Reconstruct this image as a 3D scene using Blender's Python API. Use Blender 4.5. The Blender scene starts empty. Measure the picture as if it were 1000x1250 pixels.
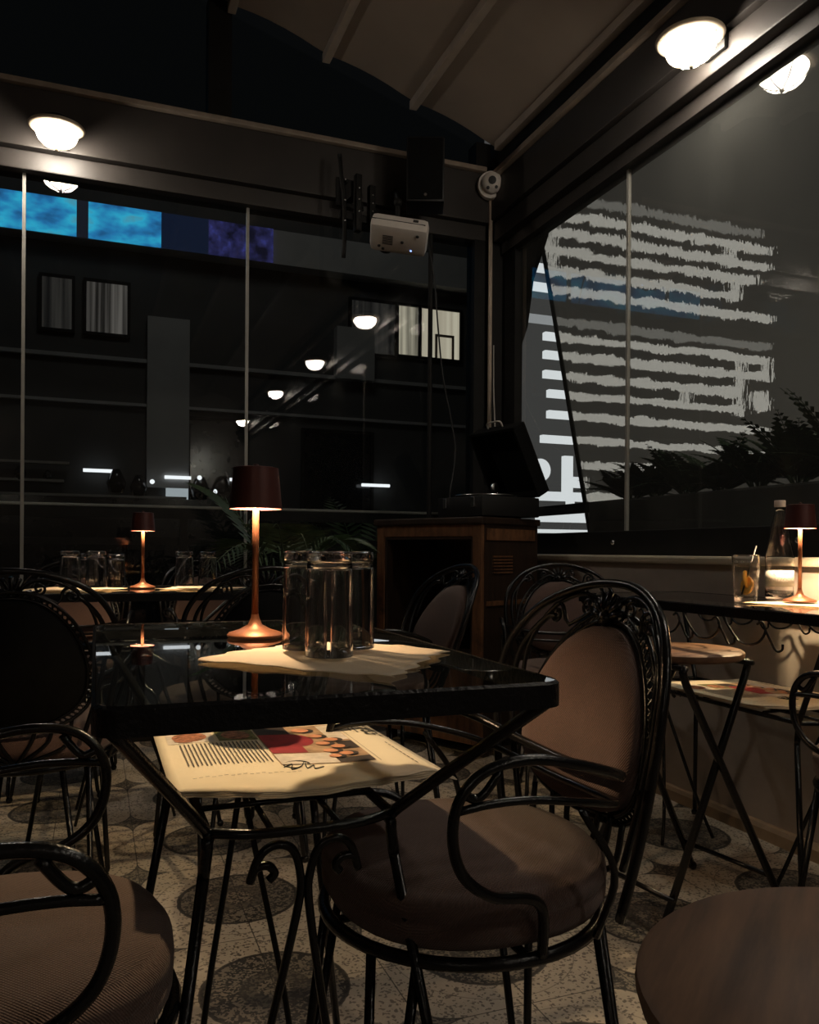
import bpy, bmesh, math, random
from mathutils import Vector, Matrix
random.seed(7)
PI = math.pi
sc = bpy.context.scene
COL = sc.collection

# ---------------------------------------------------------------- camera, world, exposure
CAM_H = 0.894
YAW = math.radians(21)
cam_d = bpy.data.cameras.new('camera')
cam_d.sensor_fit = 'HORIZONTAL'
cam_d.sensor_width = 36.0
cam_d.lens = 36.0 * 1.0
cam_d.shift_y = 0.048
cam_d.clip_start = 0.02
cam = bpy.data.objects.new('camera', cam_d)
COL.objects.link(cam)
cam.matrix_world = (Matrix.Translation((0, 0, CAM_H)) @ Matrix.Rotation(-YAW, 4, 'Z')
                    @ Matrix.Rotation(PI / 2, 4, 'X') @ Matrix.Rotation(math.radians(0.4), 4, 'Z'))
sc.camera = cam
sc.view_settings.view_transform = 'Standard'
sc.view_settings.look = 'None'
sc.view_settings.exposure = 0.0
sc.view_settings.gamma = 1.0
sc.view_settings.use_curve_mapping = False
sc.cycles.transparent_max_bounces = 24
sc.cycles.max_bounces = 14
sc.cycles.transmission_bounces = 12
sc.cycles.caustics_refractive = True
sc.cycles.caustics_reflective = False

w = bpy.data.worlds.new('night_sky')
sc.world = w
w.use_nodes = True
w.node_tree.nodes['Background'].inputs[0].default_value = (0.0075, 0.0085, 0.0090, 1)
w.node_tree.nodes['Background'].inputs[1].default_value = 0.30

DOME = 80.0          # strength of the caged dome lamps
TABLE_LAMP_W = 15.0   # watts of each table lamp's bulb
WARM = (1.0, 0.89, 0.75)

# ---------------------------------------------------------------- node helpers
class N:
    """tiny expression wrapper over math nodes"""
    def __init__(s, nt, sock): s.nt, s.s = nt, sock
    def op(s, o, b=None, c=None):
        n = s.nt.nodes.new('ShaderNodeMath'); n.operation = o
        s.nt.links.new(s.s, n.inputs[0])
        for i, v in ((1, b), (2, c)):
            if v is None: continue
            if isinstance(v, N): s.nt.links.new(v.s, n.inputs[i])
            else: n.inputs[i].default_value = v
        return N(s.nt, n.outputs[0])
    def __add__(s, o): return s.op('ADD', o)
    def __sub__(s, o): return s.op('SUBTRACT', o)
    def __mul__(s, o): return s.op('MULTIPLY', o)
    def lt(s, o): return s.op('LESS_THAN', o)
    def gt(s, o): return s.op('GREATER_THAN', o)
    def abs(s): return s.op('ABSOLUTE')
    def fract(s): return s.op('FRACT')
    def sqrt(s): return s.op('SQRT')
    def mx(s, o): return s.op('MAXIMUM', o)
    def mn(s, o): return s.op('MINIMUM', o)

def new_mat(name):
    m = bpy.data.materials.new(name); m.use_nodes = True
    nt = m.node_tree
    return m, nt, nt.nodes['Principled BSDF']

def coord(nt, scale=(1, 1, 1), kind='Object'):
    t = nt.nodes.new('ShaderNodeTexCoord'); mp = nt.nodes.new('ShaderNodeMapping')
    mp.inputs['Scale'].default_value = scale
    nt.links.new(t.outputs[kind], mp.inputs[0])
    return mp.outputs[0]

def noise(nt, vec, scale, detail=3, rough=0.55):
    n = nt.nodes.new('ShaderNodeTexNoise'); n.inputs['Scale'].default_value = scale
    n.inputs['Detail'].default_value = detail; n.inputs['Roughness'].default_value = rough
    nt.links.new(vec, n.inputs['Vector'])
    return n.outputs['Fac']

def ramp(nt, fac, stops):
    r = nt.nodes.new('ShaderNodeValToRGB')
    els = r.color_ramp.elements
    while len(els) < len(stops): els.new(0.5)
    for e, (p, c) in zip(els, stops):
        e.position = p; e.color = (*c, 1)
    nt.links.new(fac, r.inputs[0])
    return r.outputs[0]

def mixc(nt, fac, a, b):
    n = nt.nodes.new('ShaderNodeMix'); n.data_type = 'RGBA'
    if isinstance(fac, N): nt.links.new(fac.s, n.inputs[0])
    elif hasattr(fac, 'links'): nt.links.new(fac, n.inputs[0])
    else: n.inputs[0].default_value = fac
    for i, v in ((6, a), (7, b)):
        if hasattr(v, 'links'): nt.links.new(v, n.inputs[i])
        else: n.inputs[i].default_value = (*v, 1)
    return n.outputs[2]

def bump(nt, bsdf, h, strength=0.3, dist=0.01):
    b = nt.nodes.new('ShaderNodeBump'); b.inputs['Strength'].default_value = strength
    b.inputs['Distance'].default_value = dist
    nt.links.new(h, b.inputs['Height']); nt.links.new(b.outputs[0], bsdf.inputs['Normal'])
    return b

def mat(name, col, rough=0.5, metal=0.0, var=0.15, nscale=12, bumpv=0.0, bscale=None, stretch=(1, 1, 1), spec=0.5, coat=0):
    m, nt, b = new_mat(name)
    v = coord(nt, stretch)
    n = noise(nt, v, nscale, 5)
    lo = tuple(c * (1 - var) for c in col); hi = tuple(min(1, c * (1 + var)) for c in col)
    nt.links.new(ramp(nt, n, [(0.3, lo), (0.7, hi)]), b.inputs['Base Color'])
    b.inputs['Roughness'].default_value = rough
    b.inputs['Metallic'].default_value = metal
    b.inputs['Specular IOR Level'].default_value = spec
    b.inputs['Coat Weight'].default_value = coat
    if bumpv:
        bump(nt, b, noise(nt, v, bscale or nscale * 4, 3), bumpv, 0.004)
    return m

def emis(name, col, strength, sample=True):
    m = bpy.data.materials.new(name); m.use_nodes = True
    nt = m.node_tree; nt.nodes.clear()
    e = nt.nodes.new('ShaderNodeEmission'); o = nt.nodes.new('ShaderNodeOutputMaterial')
    e.inputs[0].default_value = (*col, 1); e.inputs[1].default_value = strength
    nt.links.new(e.outputs[0], o.inputs[0])
    if not sample: m.cycles.emission_sampling = 'NONE'
    return m

def pane_mat(name, tint, ior=1.5, rough=0.0, gain=1.0):
    """sheet glass: Fresnel mix of a clear (tinted) and a mirror closure"""
    m = bpy.data.materials.new(name); m.use_nodes = True
    nt = m.node_tree; nt.nodes.clear()
    o = nt.nodes.new('ShaderNodeOutputMaterial'); mx = nt.nodes.new('ShaderNodeMixShader')
    t = nt.nodes.new('ShaderNodeBsdfTransparent'); g = nt.nodes.new('ShaderNodeBsdfGlossy')
    f = nt.nodes.new('ShaderNodeFresnel')
    f.inputs[0].default_value = ior
    t.inputs[0].default_value = (*tint, 1); g.inputs['Roughness'].default_value = rough
    g.inputs['Color'].default_value = (gain, gain, gain, 1)
    geo = nt.nodes.new('ShaderNodeNewGeometry')
    nf = N(nt, geo.outputs['Backfacing']).op('MULTIPLY', -1.0) + 1.0
    fac = nf * N(nt, f.outputs[0])
    nt.links.new(fac.s, mx.inputs[0])
    nt.links.new(t.outputs[0], mx.inputs[1]); nt.links.new(g.outputs[0], mx.inputs[2])
    nt.links.new(mx.outputs[0], o.inputs[0])
    return m

# ---------------------------------------------------------------- materials
M = {}
M['iron'] = mat('black_wrought_iron', (0.005, 0.005, 0.0055), 0.24, 0.0, 0.3, 30, 0.2, 160, spec=0.42)
M['hammered'] = mat('hammered_black_iron', (0.007, 0.007, 0.008), 0.38, 0.0, 0.3, 20, 0.5, 140, spec=0.22)
M['frame'] = mat('black_window_frame', (0.009, 0.0085, 0.008), 0.62, 0.0, 0.3, 9, 0.1, spec=0.25)
M['beam'] = mat('dark_brown_beam', (0.034, 0.029, 0.026), 0.50, 0.0, 0.2, 5, 0.1)
M['trim'] = mat('beige_trim', (0.30, 0.24, 0.19), 0.45, 0.0, 0.2, 14, 0.1)
M['purlin'] = mat('beige_roof_bar', (0.50, 0.42, 0.35), 0.5, 0.0, 0.12, 10)
M['ledge'] = mat('cream_ledge', (0.52, 0.46, 0.36), 0.4, 0.0, 0.12, 10, 0.08)
M['skirt'] = mat('tan_skirting', (0.33, 0.24, 0.16), 0.5, 0.0, 0.25, 9, 0.15)
M['glass'] = pane_mat('window_glass', (0.86, 0.88, 0.88), 1.5)
def dusty(m, amount):
    """a thin film of dust on the glass, unevenly wiped"""
    nt = m.node_tree; o = nt.nodes['Material Output']; src = o.inputs[0].links[0].from_socket
    d = nt.nodes.new('ShaderNodeBsdfDiffuse'); d.inputs[0].default_value = (0.8, 0.8, 0.74, 1)
    mx = nt.nodes.new('ShaderNodeMixShader')
    f = N(nt, noise(nt, coord(nt, (1, 1, 0.6)), 2.6, 5, 0.6)) * (1.6 * amount) + 0.15 * amount
    nt.links.new(f.s, mx.inputs[0]); nt.links.new(src, mx.inputs[1]); nt.links.new(d.outputs[0], mx.inputs[2]); nt.links.new(mx.outputs[0], o.inputs[0])
    return m
M['glass_dusty'] = dusty(pane_mat('dusty_window_glass', (0.90, 0.91, 0.90), 1.5), 0.022)
M['tglass'] = pane_mat('table_glass', (0.80, 0.84, 0.83), 1.52)
M['copper'] = mat('brushed_copper', (0.22, 0.085, 0.040), 0.45, 0.55, 0.08, 60, 0.05)
M['shade'] = mat('burgundy_shade', (0.075, 0.022, 0.020), 0.42, 0.3, 0.1, 40)
M['shade_in'] = mat('pale_shade_inside', (0.80, 0.66, 0.50), 0.6)
M['chrome'] = mat('steel', (0.6, 0.6, 0.6), 0.25, 1.0, 0.05, 30)
M['white_plastic'] = mat('white_plastic', (0.66, 0.61, 0.56), 0.4, 0.0, 0.06, 20)
M['black_plastic'] = mat('black_plastic', (0.005, 0.005, 0.005), 0.55, 0.0, 0.2, 30, 0.15)
M['dark_cloth'] = mat('black_lining', (0.004, 0.004, 0.004), 0.85, 0.0, 0.3, 30, 0.2, spec=0.15)
M['paper'] = mat('cream_paper', (0.78, 0.66, 0.50), 0.75, 0.0, 0.05, 9, 0.15, 30)
M['napkin'] = mat('cream_napkin', (0.80, 0.72, 0.58), 0.8, 0.0, 0.05, 10, 0.3, 40)
def translucent(m, col, f):
    nt = m.node_tree; b = nt.nodes['Principled BSDF']; o = nt.nodes['Material Output']
    t = nt.nodes.new('ShaderNodeBsdfTranslucent'); t.inputs[0].default_value = (*col, 1); mx = nt.nodes.new('ShaderNodeMixShader'); mx.inputs[0].default_value = f
    nt.links.new(b.outputs[0], mx.inputs[1]); nt.links.new(t.outputs[0], mx.inputs[2]); nt.links.new(mx.outputs[0], o.inputs[0])
translucent(M['napkin'], (0.90, 0.76, 0.56), 0.45)
M['ink'] = mat('grey_ink', (0.12, 0.10, 0.085), 0.8, 0.0, 0.3, 80)
M['inkb'] = mat('black_ink', (0.02, 0.02, 0.02), 0.8)
M['leaf'] = mat('dark_leaf', (0.020, 0.045, 0.018), 0.5, 0.0, 0.5, 14)
M['palmleaf'] = mat('palm_leaf', (0.050, 0.085, 0.040), 0.45, 0.0, 0.4, 14)
M['pot'] = mat('dark_pot', (0.03, 0.028, 0.027), 0.6)
M['wire'] = mat('lamp_cage', (0.20, 0.17, 0.12), 0.5, 0.6)
M['rimm'] = mat('lamp_rim', (0.55, 0.46, 0.34), 0.45, 0.2)
M['white_cable'] = mat('white_cable', (0.45, 0.42, 0.38), 0.5)
M['conduit'] = mat('beige_conduit', (0.55, 0.45, 0.36), 0.45)
M['dome'] = emis('lit_dome', WARM, DOME)
M['dome_far'] = emis('lit_far_dome', WARM, DOME)
M['bulb'] = emis('lit_diffuser', (1.0, 0.78, 0.5), 5.0)
M['led_blue'] = emis('blue_led', (0.25, 0.4, 1.0), 3.0, False)
M['strip'] = emis('white_led_strip', (0.93, 0.97, 1.0), 0.92, False)
M['strip_dim'] = emis('dim_led_strip', (0.93, 0.97, 1.0), 0.34, False)
M['glow_wall'] = emis('glowing_facade_wall', (1.0, 1.0, 0.98), 0.055, False)  # wall glow standing in for the bars' light falling on the facade
M['tube_light'] = emis('shop_tube', (0.95, 0.97, 1.0), 1.3, False)
M['shop'] = emis('lit_shop', (0.85, 0.95, 1.0), 0.42, False)

def wood(name, c0, c1, rough=0.4, axis=(1, 8, 8), sc_=6, bumpv=0.1, worn=None):
    m, nt, b = new_mat(name)
    v = coord(nt, axis)
    n = noise(nt, v, sc_, 6, 0.6)
    c = ramp(nt, n, [(0.28, c0), (0.72, c1)])
    if worn:
        n2 = noise(nt, coord(nt), 7, 6, 0.7)
        f = ramp(nt, n2, [(0.52, (0, 0, 0)), (0.66, (1, 1, 1))])
        c = mixc(nt, f, c, worn)
    nt.links.new(c, b.inputs['Base Color'])
    b.inputs['Roughness'].default_value = rough
    bump(nt, b, n, bumpv, 0.003)
    return m
M['stool_wood'] = wood('stool_wood', (0.085, 0.042, 0.022), (0.26, 0.135, 0.070), 0.55)
M['crate_wood'] = wood('old_cabinet_wood', (0.014, 0.008, 0.005), (0.040, 0.021, 0.012), 0.5, (8, 8, 1), 5, 0.2)
M['crate_edge'] = wood('worn_cabinet_edge', (0.07, 0.030, 0.014), (0.24, 0.11, 0.05), 0.5, (6, 6, 1), 6, 0.2, (0.05, 0.025, 0.015))

def fabric():
    m, nt, b = new_mat('brown_woven_fabric')
    v = coord(nt)
    n = noise(nt, v, 9, 4)
    fine = noise(nt, coord(nt, (1, 1, 1)), 420, 2)
    c = ramp(nt, n, [(0.3, (0.112, 0.065, 0.053)), (0.7, (0.152, 0.090, 0.073))])
    c = mixc(nt, ramp(nt, fine, [(0.35, (0, 0, 0)), (0.75, (1, 1, 1))]), c, (0.088, 0.056, 0.047))
    nt.links.new(c, b.inputs['Base Color'])
    b.inputs['Roughness'].default_value = 0.9
    b.inputs['Sheen Weight'].default_value = 0.15
    sx = nt.nodes.new('ShaderNodeSeparateXYZ'); nt.links.new(v, sx.inputs[0])
    X, Y, Z = (N(nt, sx.outputs[i]) for i in range(3))
    wv = (X * 1500.0).op('SINE') * ((Y + Z) * 1500.0).op('SINE')
    bump(nt, b, (wv + N(nt, fine)).s, 0.5, 0.002)
    return m
M['fabric'] = fabric()

def floor_mat():
    m, nt, b = new_mat('patterned_terrazzo_tiles')
    P = 0.465
    v = coord(nt)
    sx = nt.nodes.new('ShaderNodeSeparateXYZ'); nt.links.new(v, sx.inputs[0])
    X = (N(nt, sx.outputs[0]) - 0.35) * (1 / P); Y = (N(nt, sx.outputs[1]) - 1.66) * (1 / P)
    cx = ((X + 0.5).fract() - 0.5) * P; cy = ((Y + 0.5).fract() - 0.5) * P
    d = (cx * cx + cy * cy).sqrt()
    wob = N(nt, noise(nt, v, 40, 2)) * 0.008 - 0.004
    dd = d + wob
    circ = dd.lt(0.150)
    ring = dd.lt(0.153) * dd.gt(0.143)
    inner = (dd - 0.055).abs().lt(0.018) * 0.6
    qx = (X.fract() - 0.5).abs() * P; qy = (Y.fract() - 0.5).abs() * P
    star = qx.sqrt() + qy.sqrt()
    dia = star.lt(0.318)
    dedge = star.lt(0.332) * star.gt(0.300)
    gx = ((X * 2.0 + 0.5).fract() - 0.5).abs() * (P / 2)
    gy = ((Y * 2.0 + 0.5).fract() - 0.5).abs() * (P / 2)
    grout = gx.mn(gy).lt(0.0014)
    # thin outer arcs round every motif
    arc = (d - 0.205).abs().lt(0.0014)
    vo = nt.nodes.new('ShaderNodeTexVoronoi'); vo.inputs['Scale'].default_value = 190
    nt.links.new(v, vo.inputs['Vector'])
    rnd = nt.nodes.new('ShaderNodeSeparateColor'); nt.links.new(vo.outputs['Color'], rnd.inputs[0])
    spk = N(nt, rnd.outputs[0])
    patch = N(nt, noise(nt, v, 14, 5, 0.7))
    base = mixc(nt, spk.gt(0.80), (0.52, 0.44, 0.35), (0.12, 0.10, 0.085))
    base = mixc(nt, spk.lt(0.12), base, (0.55, 0.48, 0.38))
    base = mixc(nt, (patch - 0.25) * 0.8, base, (0.40, 0.325, 0.25))
    dark = mixc(nt, (spk + (patch - 0.5) * 1.6).gt(0.52), (0.035, 0.031, 0.028), (0.23, 0.195, 0.155))
    c = mixc(nt, circ.mx(dia), base, dark)
    c = mixc(nt, inner, c, (0.06, 0.05, 0.045))
    c = mixc(nt, ring.mx(dedge) * 0.85, c, (0.025, 0.022, 0.020))
    c = mixc(nt, arc * 0.5, c, (0.06, 0.05, 0.045))
    c = mixc(nt, grout * 0.85, c, (0.035, 0.03, 0.026))
    nt.links.new(c, b.inputs['Base Color'])
    b.inputs['Roughness'].default_value = 0.55
    bump(nt, b, (grout * -1.0 + patch * 0.3).s, 0.25, 0.002)
    return m
M['floor'] = floor_mat()

def plaster():
    m, nt, b = new_mat('warm_grey_plaster')
    v = coord(nt)
    n = noise(nt, coord(nt, (1, 1, 1.6)), 3.2, 6, 0.65)
    nt.links.new(ramp(nt, n, [(0.3, (0.38, 0.32, 0.285)), (0.55, (0.46, 0.40, 0.355)), (0.75, (0.54, 0.47, 0.42))]), b.inputs['Base Color'])
    b.inputs['Roughness'].default_value = 0.6
    bump(nt, b, noise(nt, v, 30, 4), 0.12, 0.004)
    return m
M['plaster'] = plaster()
M['ceiling'] = mat('beige_roof_fabric', (0.40, 0.33, 0.275), 0.8, 0.0, 0.08, 2.5, 0.05, 60)
M['dark_wall'] = mat('dark_grey_wall', (0.10, 0.098, 0.095), 0.7, 0.0, 0.2, 3)
M['asphalt'] = mat('asphalt', (0.03, 0.03, 0.03), 0.8, 0.0, 0.3, 20)

def sign_print():
    """blue picture running along the lit band of the building opposite"""
    m = bpy.data.materials.new('blue_led_picture'); m.use_nodes = True
    nt = m.node_tree; nt.nodes.clear()
    v = coord(nt)
    sx = nt.nodes.new('ShaderNodeSeparateXYZ'); nt.links.new(v, sx.inputs[0])
    n = noise(nt, coord(nt, (2.0, 1, 3.5)), 1.5, 3, 0.5)
    c = ramp(nt, n, [(0.30, (0.01, 0.03, 0.10)), (0.46, (0.02, 0.18, 0.42)), (0.60, (0.03, 0.40, 0.62)), (0.75, (0.10, 0.24, 0.28))])
    X = N(nt, sx.outputs[0])
    n2 = noise(nt, coord(nt, (3, 1, 3)), 1.8, 3)
    purple = ramp(nt, n2, [(0.42, (0.006, 0.006, 0.014)), (0.58, (0.022, 0.022, 0.085)), (0.72, (0.05, 0.06, 0.30))])
    c2 = mixc(nt, X.gt(0.62), c, (0.006, 0.010, 0.024))
    c2 = mixc(nt, X.gt(1.10), c2, purple)
    c2 = mixc(nt, (X + 0.14).abs().lt(0.055), c2, (0.010, 0.012, 0.018))
    e = nt.nodes.new('ShaderNodeEmission'); o = nt.nodes.new('ShaderNodeOutputMaterial')
    nt.links.new(c2, e.inputs[0]); e.inputs[1].default_value = 1.15
    nt.links.new(e.outputs[0], o.inputs[0])
    m.cycles.emission_sampling = 'NONE'
    return m
M['blue'] = sign_print()

def pvc_mat(name, wavy):
    m = bpy.data.materials.new(name); m.use_nodes = True
    nt = m.node_tree; nt.nodes.clear()
    o = nt.nodes.new('ShaderNodeOutputMaterial')
    r = nt.nodes.new('ShaderNodeBsdfRefraction'); r.inputs['IOR'].default_value = 1.20
    r.inputs['Roughness'].default_value = 0.0; r.inputs['Color'].default_value = (0.92, 0.88, 0.82, 1)
    d = nt.nodes.new('ShaderNodeBsdfDiffuse'); d.inputs['Color'].default_value = (0.5, 0.48, 0.44, 1)
    g = nt.nodes.new('ShaderNodeBsdfGlossy'); g.inputs['Roughness'].default_value = 0.03
    g.inputs['Color'].default_value = (0.5, 0.5, 0.5, 1)
    f = nt.nodes.new('ShaderNodeFresnel'); f.inputs[0].default_value = 1.30
    if wavy:
        h1 = noise(nt, coord(nt, (1, 1.0, 2.0)), 2.2, 2)
        wv = noise(nt, coord(nt, (1, 9, 2.6)), 4.0, 2, 0.5)
        hh = (N(nt, h1) * 1.0 + N(nt, wv) * 0.19).s
        b = nt.nodes.new('ShaderNodeBump'); b.inputs['Strength'].default_value = 1.0; b.inputs['Distance'].default_value = 0.0038
        nt.links.new(hh, b.inputs['Height'])
        for n in (r, g): nt.links.new(b.outputs[0], n.inputs['Normal'])
    tr = nt.nodes.new('ShaderNodeBsdfTranslucent'); tr.inputs['Color'].default_value = (0.8, 0.78, 0.74, 1)
    md = nt.nodes.new('ShaderNodeMixShader'); md.inputs[0].default_value = 0.6
    nt.links.new(d.outputs[0], md.inputs[1]); nt.links.new(tr.outputs[0], md.inputs[2])
    geo = nt.nodes.new('ShaderNodeNewGeometry')
    nb_ = N(nt, geo.outputs['Backfacing']).op('MULTIPLY', -1.0) + 1.0
    m1 = nt.nodes.new('ShaderNodeMixShader'); nt.links.new((nb_ * 0.52).s, m1.inputs[0])
    nt.links.new(r.outputs[0], m1.inputs[1]); nt.links.new(md.outputs[0], m1.inputs[2])
    m2 = nt.nodes.new('ShaderNodeMixShader'); nt.links.new((nb_ * N(nt, f.outputs[0])).s, m2.inputs[0])
    nt.links.new(m1.outputs[0], m2.inputs[1]); nt.links.new(g.outputs[0], m2.inputs[2])
    nt.links.new(m2.outputs[0], o.inputs[0])
    return m
M['pvc'] = pvc_mat('wavy_clear_vinyl', True)

def clear_glass(name, col=(1, 1, 1), ior=1.48, rough=0.0):
    m, nt, b = new_mat(name)
    b.inputs['Base Color'].default_value = (*col, 1)
    b.inputs['Transmission Weight'].default_value = 1.0
    b.inputs['Roughness'].default_value = rough
    b.inputs['IOR'].default_value = ior
    v = coord(nt)
    return m
M['tumbler'] = pane_mat('clear_tumbler_glass', (0.97, 0.975, 0.97), 1.5)
M['cutglass'] = pane_mat('clear_cut_glass', (0.97, 0.98, 0.975), 1.5)
def half_glass(m, f):
    """solid glass that still lets part of the light straight through"""
    nt = m.node_tree; b = nt.nodes['Principled BSDF']; o = nt.nodes['Material Output']
    t = nt.nodes.new('ShaderNodeBsdfTransparent'); t.inputs[0].default_value = (0.98, 0.98, 0.98, 1); mx = nt.nodes.new('ShaderNodeMixShader'); mx.inputs[0].default_value = f
    nt.links.new(b.outputs[0], mx.inputs[1]); nt.links.new(t.outputs[0], mx.inputs[2]); nt.links.new(mx.outputs[0], o.inputs[0])
    return m
M['tumbler'] = clear_glass('clear_tumbler_glass')
M['cutglass'] = clear_glass('clear_cut_glass')
M['thickglass'] = clear_glass('thick_glass_base')
M['water'] = pane_mat('still_water', (0.94, 0.96, 0.96), 1.33)
M['orange'] = mat('orange_slice', (0.85, 0.42, 0.05), 0.5, 0.0, 0.25, 60)
M['label'] = mat('white_bottle_label', (0.24, 0.24, 0.22), 0.7)

# ---------------------------------------------------------------- mesh helpers
def obj(name, bm, m, parent=None, smooth=False, recalc=True):
    me = bpy.data.meshes.new(name)
    if recalc: bmesh.ops.recalc_face_normals(bm, faces=bm.faces[:])
    bm.to_mesh(me); bm.free()
    if smooth:
        for p in me.polygons: p.use_smooth = True
        if smooth == 'angle':
            me.set_sharp_from_angle(angle=math.radians(40))
    me.materials.append(M[m] if isinstance(m, str) else m)
    o = bpy.data.objects.new(name, me); COL.objects.link(o)
    if parent: o.parent = parent
    return o

def tag(o, label=None, cat=None, group=None, kind=None):
    if label: o['label'] = label
    if cat: o['category'] = cat
    if group: o['group'] = group
    if kind: o['kind'] = kind
    return o

def empty(name, loc=(0, 0, 0), rz=0.0, label=None, cat=None, group=None):
    o = bpy.data.objects.new(name, None); COL.objects.link(o)
    o.location = loc; o.rotation_euler = (0, 0, rz); o.empty_display_size = 0.1
    return tag(o, label, cat, group)

def struct(name, bm, m, label=None, parent=None, smooth=False, cat='room'):
    o = obj(name, bm, m, parent, smooth)
    if parent is None:
        o['kind'] = 'structure'
        o['label'] = label or name.replace('_', ' ')
        o['category'] = cat
    return o

def copy_tree(o, parent=None):
    c = o.copy(); COL.objects.link(c)
    if parent: c.parent = parent
    for ch in list(o.children): copy_tree(ch, c)
    return c

def place(o, loc, rz, label, group=None):
    o.location = loc; o.rotation_euler = (0, 0, rz); o['label'] = label
    if group: o['group'] = group
    return o

def box(bm, x0, x1, y0, y1, z0, z1, bevel=0.0, mtx=None):
    r = bmesh.ops.create_cube(bm, size=1.0)
    vs = r['verts']
    for v in vs:
        v.co = Vector(((x0 + x1) / 2 + v.co.x * (x1 - x0), (y0 + y1) / 2 + v.co.y * (y1 - y0), (z0 + z1) / 2 + v.co.z * (z1 - z0)))
    if bevel:
        es = list({e for v in vs for e in v.link_edges})
        rb = bmesh.ops.bevel(bm, geom=es, offset=bevel, segments=2, affect='EDGES', profile=0.6)
        vs = list({v for f in rb['faces'] for v in f.verts} | {v for v in vs if v.is_valid})
    if mtx is not None:
        bmesh.ops.transform(bm, matrix=mtx, verts=[v for v in vs if v.is_valid])
    return vs

def BM(): return bmesh.new()

def catmull(pts, n=6, closed=False):
    P = [Vector(p) for p in pts]; out = []
    L = len(P)
    rng = range(L) if closed else range(L - 1)
    for i in rng:
        if closed:
            p0, p1, p2, p3 = P[(i - 1) % L], P[i], P[(i + 1) % L], P[(i + 2) % L]
        else:
            p1, p2 = P[i], P[i + 1]
            p0 = P[i - 1] if i > 0 else p1 * 2 - p2
            p3 = P[i + 2] if i + 2 < L else p2 * 2 - p1
        for k in range(n):
            t = k / n
            out.append(0.5 * ((2 * p1) + (p2 - p0) * t + (2 * p0 - 5 * p1 + 4 * p2 - p3) * t * t + (3 * p1 - p0 - 3 * p2 + p3) * t ** 3))
    if not closed: out.append(P[-1])
    return out

def tube(bm, pts, r, sides=8, closed=False, curve=0):
    P = catmull(pts, curve, closed) if curve else [Vector(p) for p in pts]
    n = len(P)
    rr = r if isinstance(r, (list, tuple)) else None
    rings = []
    up = None
    for i in range(n):
        a = P[i - 1] if (i > 0 or closed) else P[i]
        b = P[(i + 1) % n] if (i < n - 1 or closed) else P[i]
        t = (b - a)
        if t.length < 1e-9: t = Vector((0, 0, 1))
        t.normalize()
        if up is None:
            up = Vector((0, 0, 1)) if abs(t.z) < 0.9 else Vector((1, 0, 0))
        up = up - t * up.dot(t)
        if up.length < 1e-6: up = t.orthogonal()
        up.normalize()
        s = t.cross(up)
        if rr: rad = rr[0] + (rr[1] - rr[0]) * i / max(1, n - 1)
        else: rad = r
        rings.append([bm.verts.new(P[i] + (up * math.cos(2 * PI * k / sides) + s * math.sin(2 * PI * k / sides)) * rad) for k in range(sides)])
    m = n if closed else n - 1
    for i in range(m):
        A, B = rings[i], rings[(i + 1) % n]
        for k in range(sides):
            bm.faces.new((A[k], A[(k + 1) % sides], B[(k + 1) % sides], B[k]))
    if not closed:
        bm.faces.new(rings[0][::-1]); bm.faces.new(rings[-1])

def lathe(bm, prof, seg=32, cx=0, cy=0, cz=0, mtx=None, mod=None):
    rings = []
    allv = []
    for r, z in prof:
        if r < 1e-6:
            v = bm.verts.new((cx, cy, cz + z)); rings.append([v]); allv.append(v)
        else:
            ring = []
            for k in range(seg):
                a = 2 * PI * k / seg
                q = r * (mod(a, z) if mod else 1.0)
                v = bm.verts.new((cx + q * math.cos(a), cy + q * math.sin(a), cz + z)); ring.append(v); allv.append(v)
            rings.append(ring)
    for A, B in zip(rings, rings[1:]):
        if len(A) == 1 and len(B) == 1: continue
        for k in range(seg):
            k2 = (k + 1) % seg
            if len(A) == 1: bm.faces.new((A[0], B[k2], B[k]))
            elif len(B) == 1: bm.faces.new((A[k], A[k2], B[0]))
            else: bm.faces.new((A[k], A[k2], B[k2], B[k]))
    if mtx is not None: bmesh.ops.transform(bm, matrix=mtx, verts=allv)
    return allv

def ball(bm, c, r, seg=10, sz=1.0):
    lathe(bm, [(r * math.sin(PI * i / 6), -r * sz * math.cos(PI * i / 6)) for i in range(7)], seg, *c)

def spiral(c, r0, r1, a0, turns, n, ax1, ax2):
    out = []
    for i in range(n + 1):
        t = i / n; a = a0 + turns * 2 * PI * t; r = r0 + (r1 - r0) * t
        out.append(Vector(c) + Vector(ax1) * r * math.cos(a) + Vector(ax2) * r * math.sin(a))
    return out

def slab(bm, outline, z0, z1):
    """prism over an xy outline"""
    lo = [bm.verts.new((x, y, z0)) for x, y in outline]; hi = [bm.verts.new((x, y, z1)) for x, y in outline]
    n = len(outline)
    bm.faces.new(lo[::-1]); bm.faces.new(hi)
    for i in range(n): bm.faces.new((lo[i], lo[(i + 1) % n], hi[(i + 1) % n], hi[i]))

def rrect(w, l, r, n=6):
    out = []
    for cx, cy, a0 in ((w / 2 - r, l / 2 - r, 0), (-w / 2 + r, l / 2 - r, PI / 2), (-w / 2 + r, -l / 2 + r, PI), (w / 2 - r, -l / 2 + r, 1.5 * PI)):
        for k in range(n + 1):
            a = a0 + PI / 2 * k / n
            out.append((cx + r * math.cos(a), cy + r * math.sin(a)))
    return out

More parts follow.
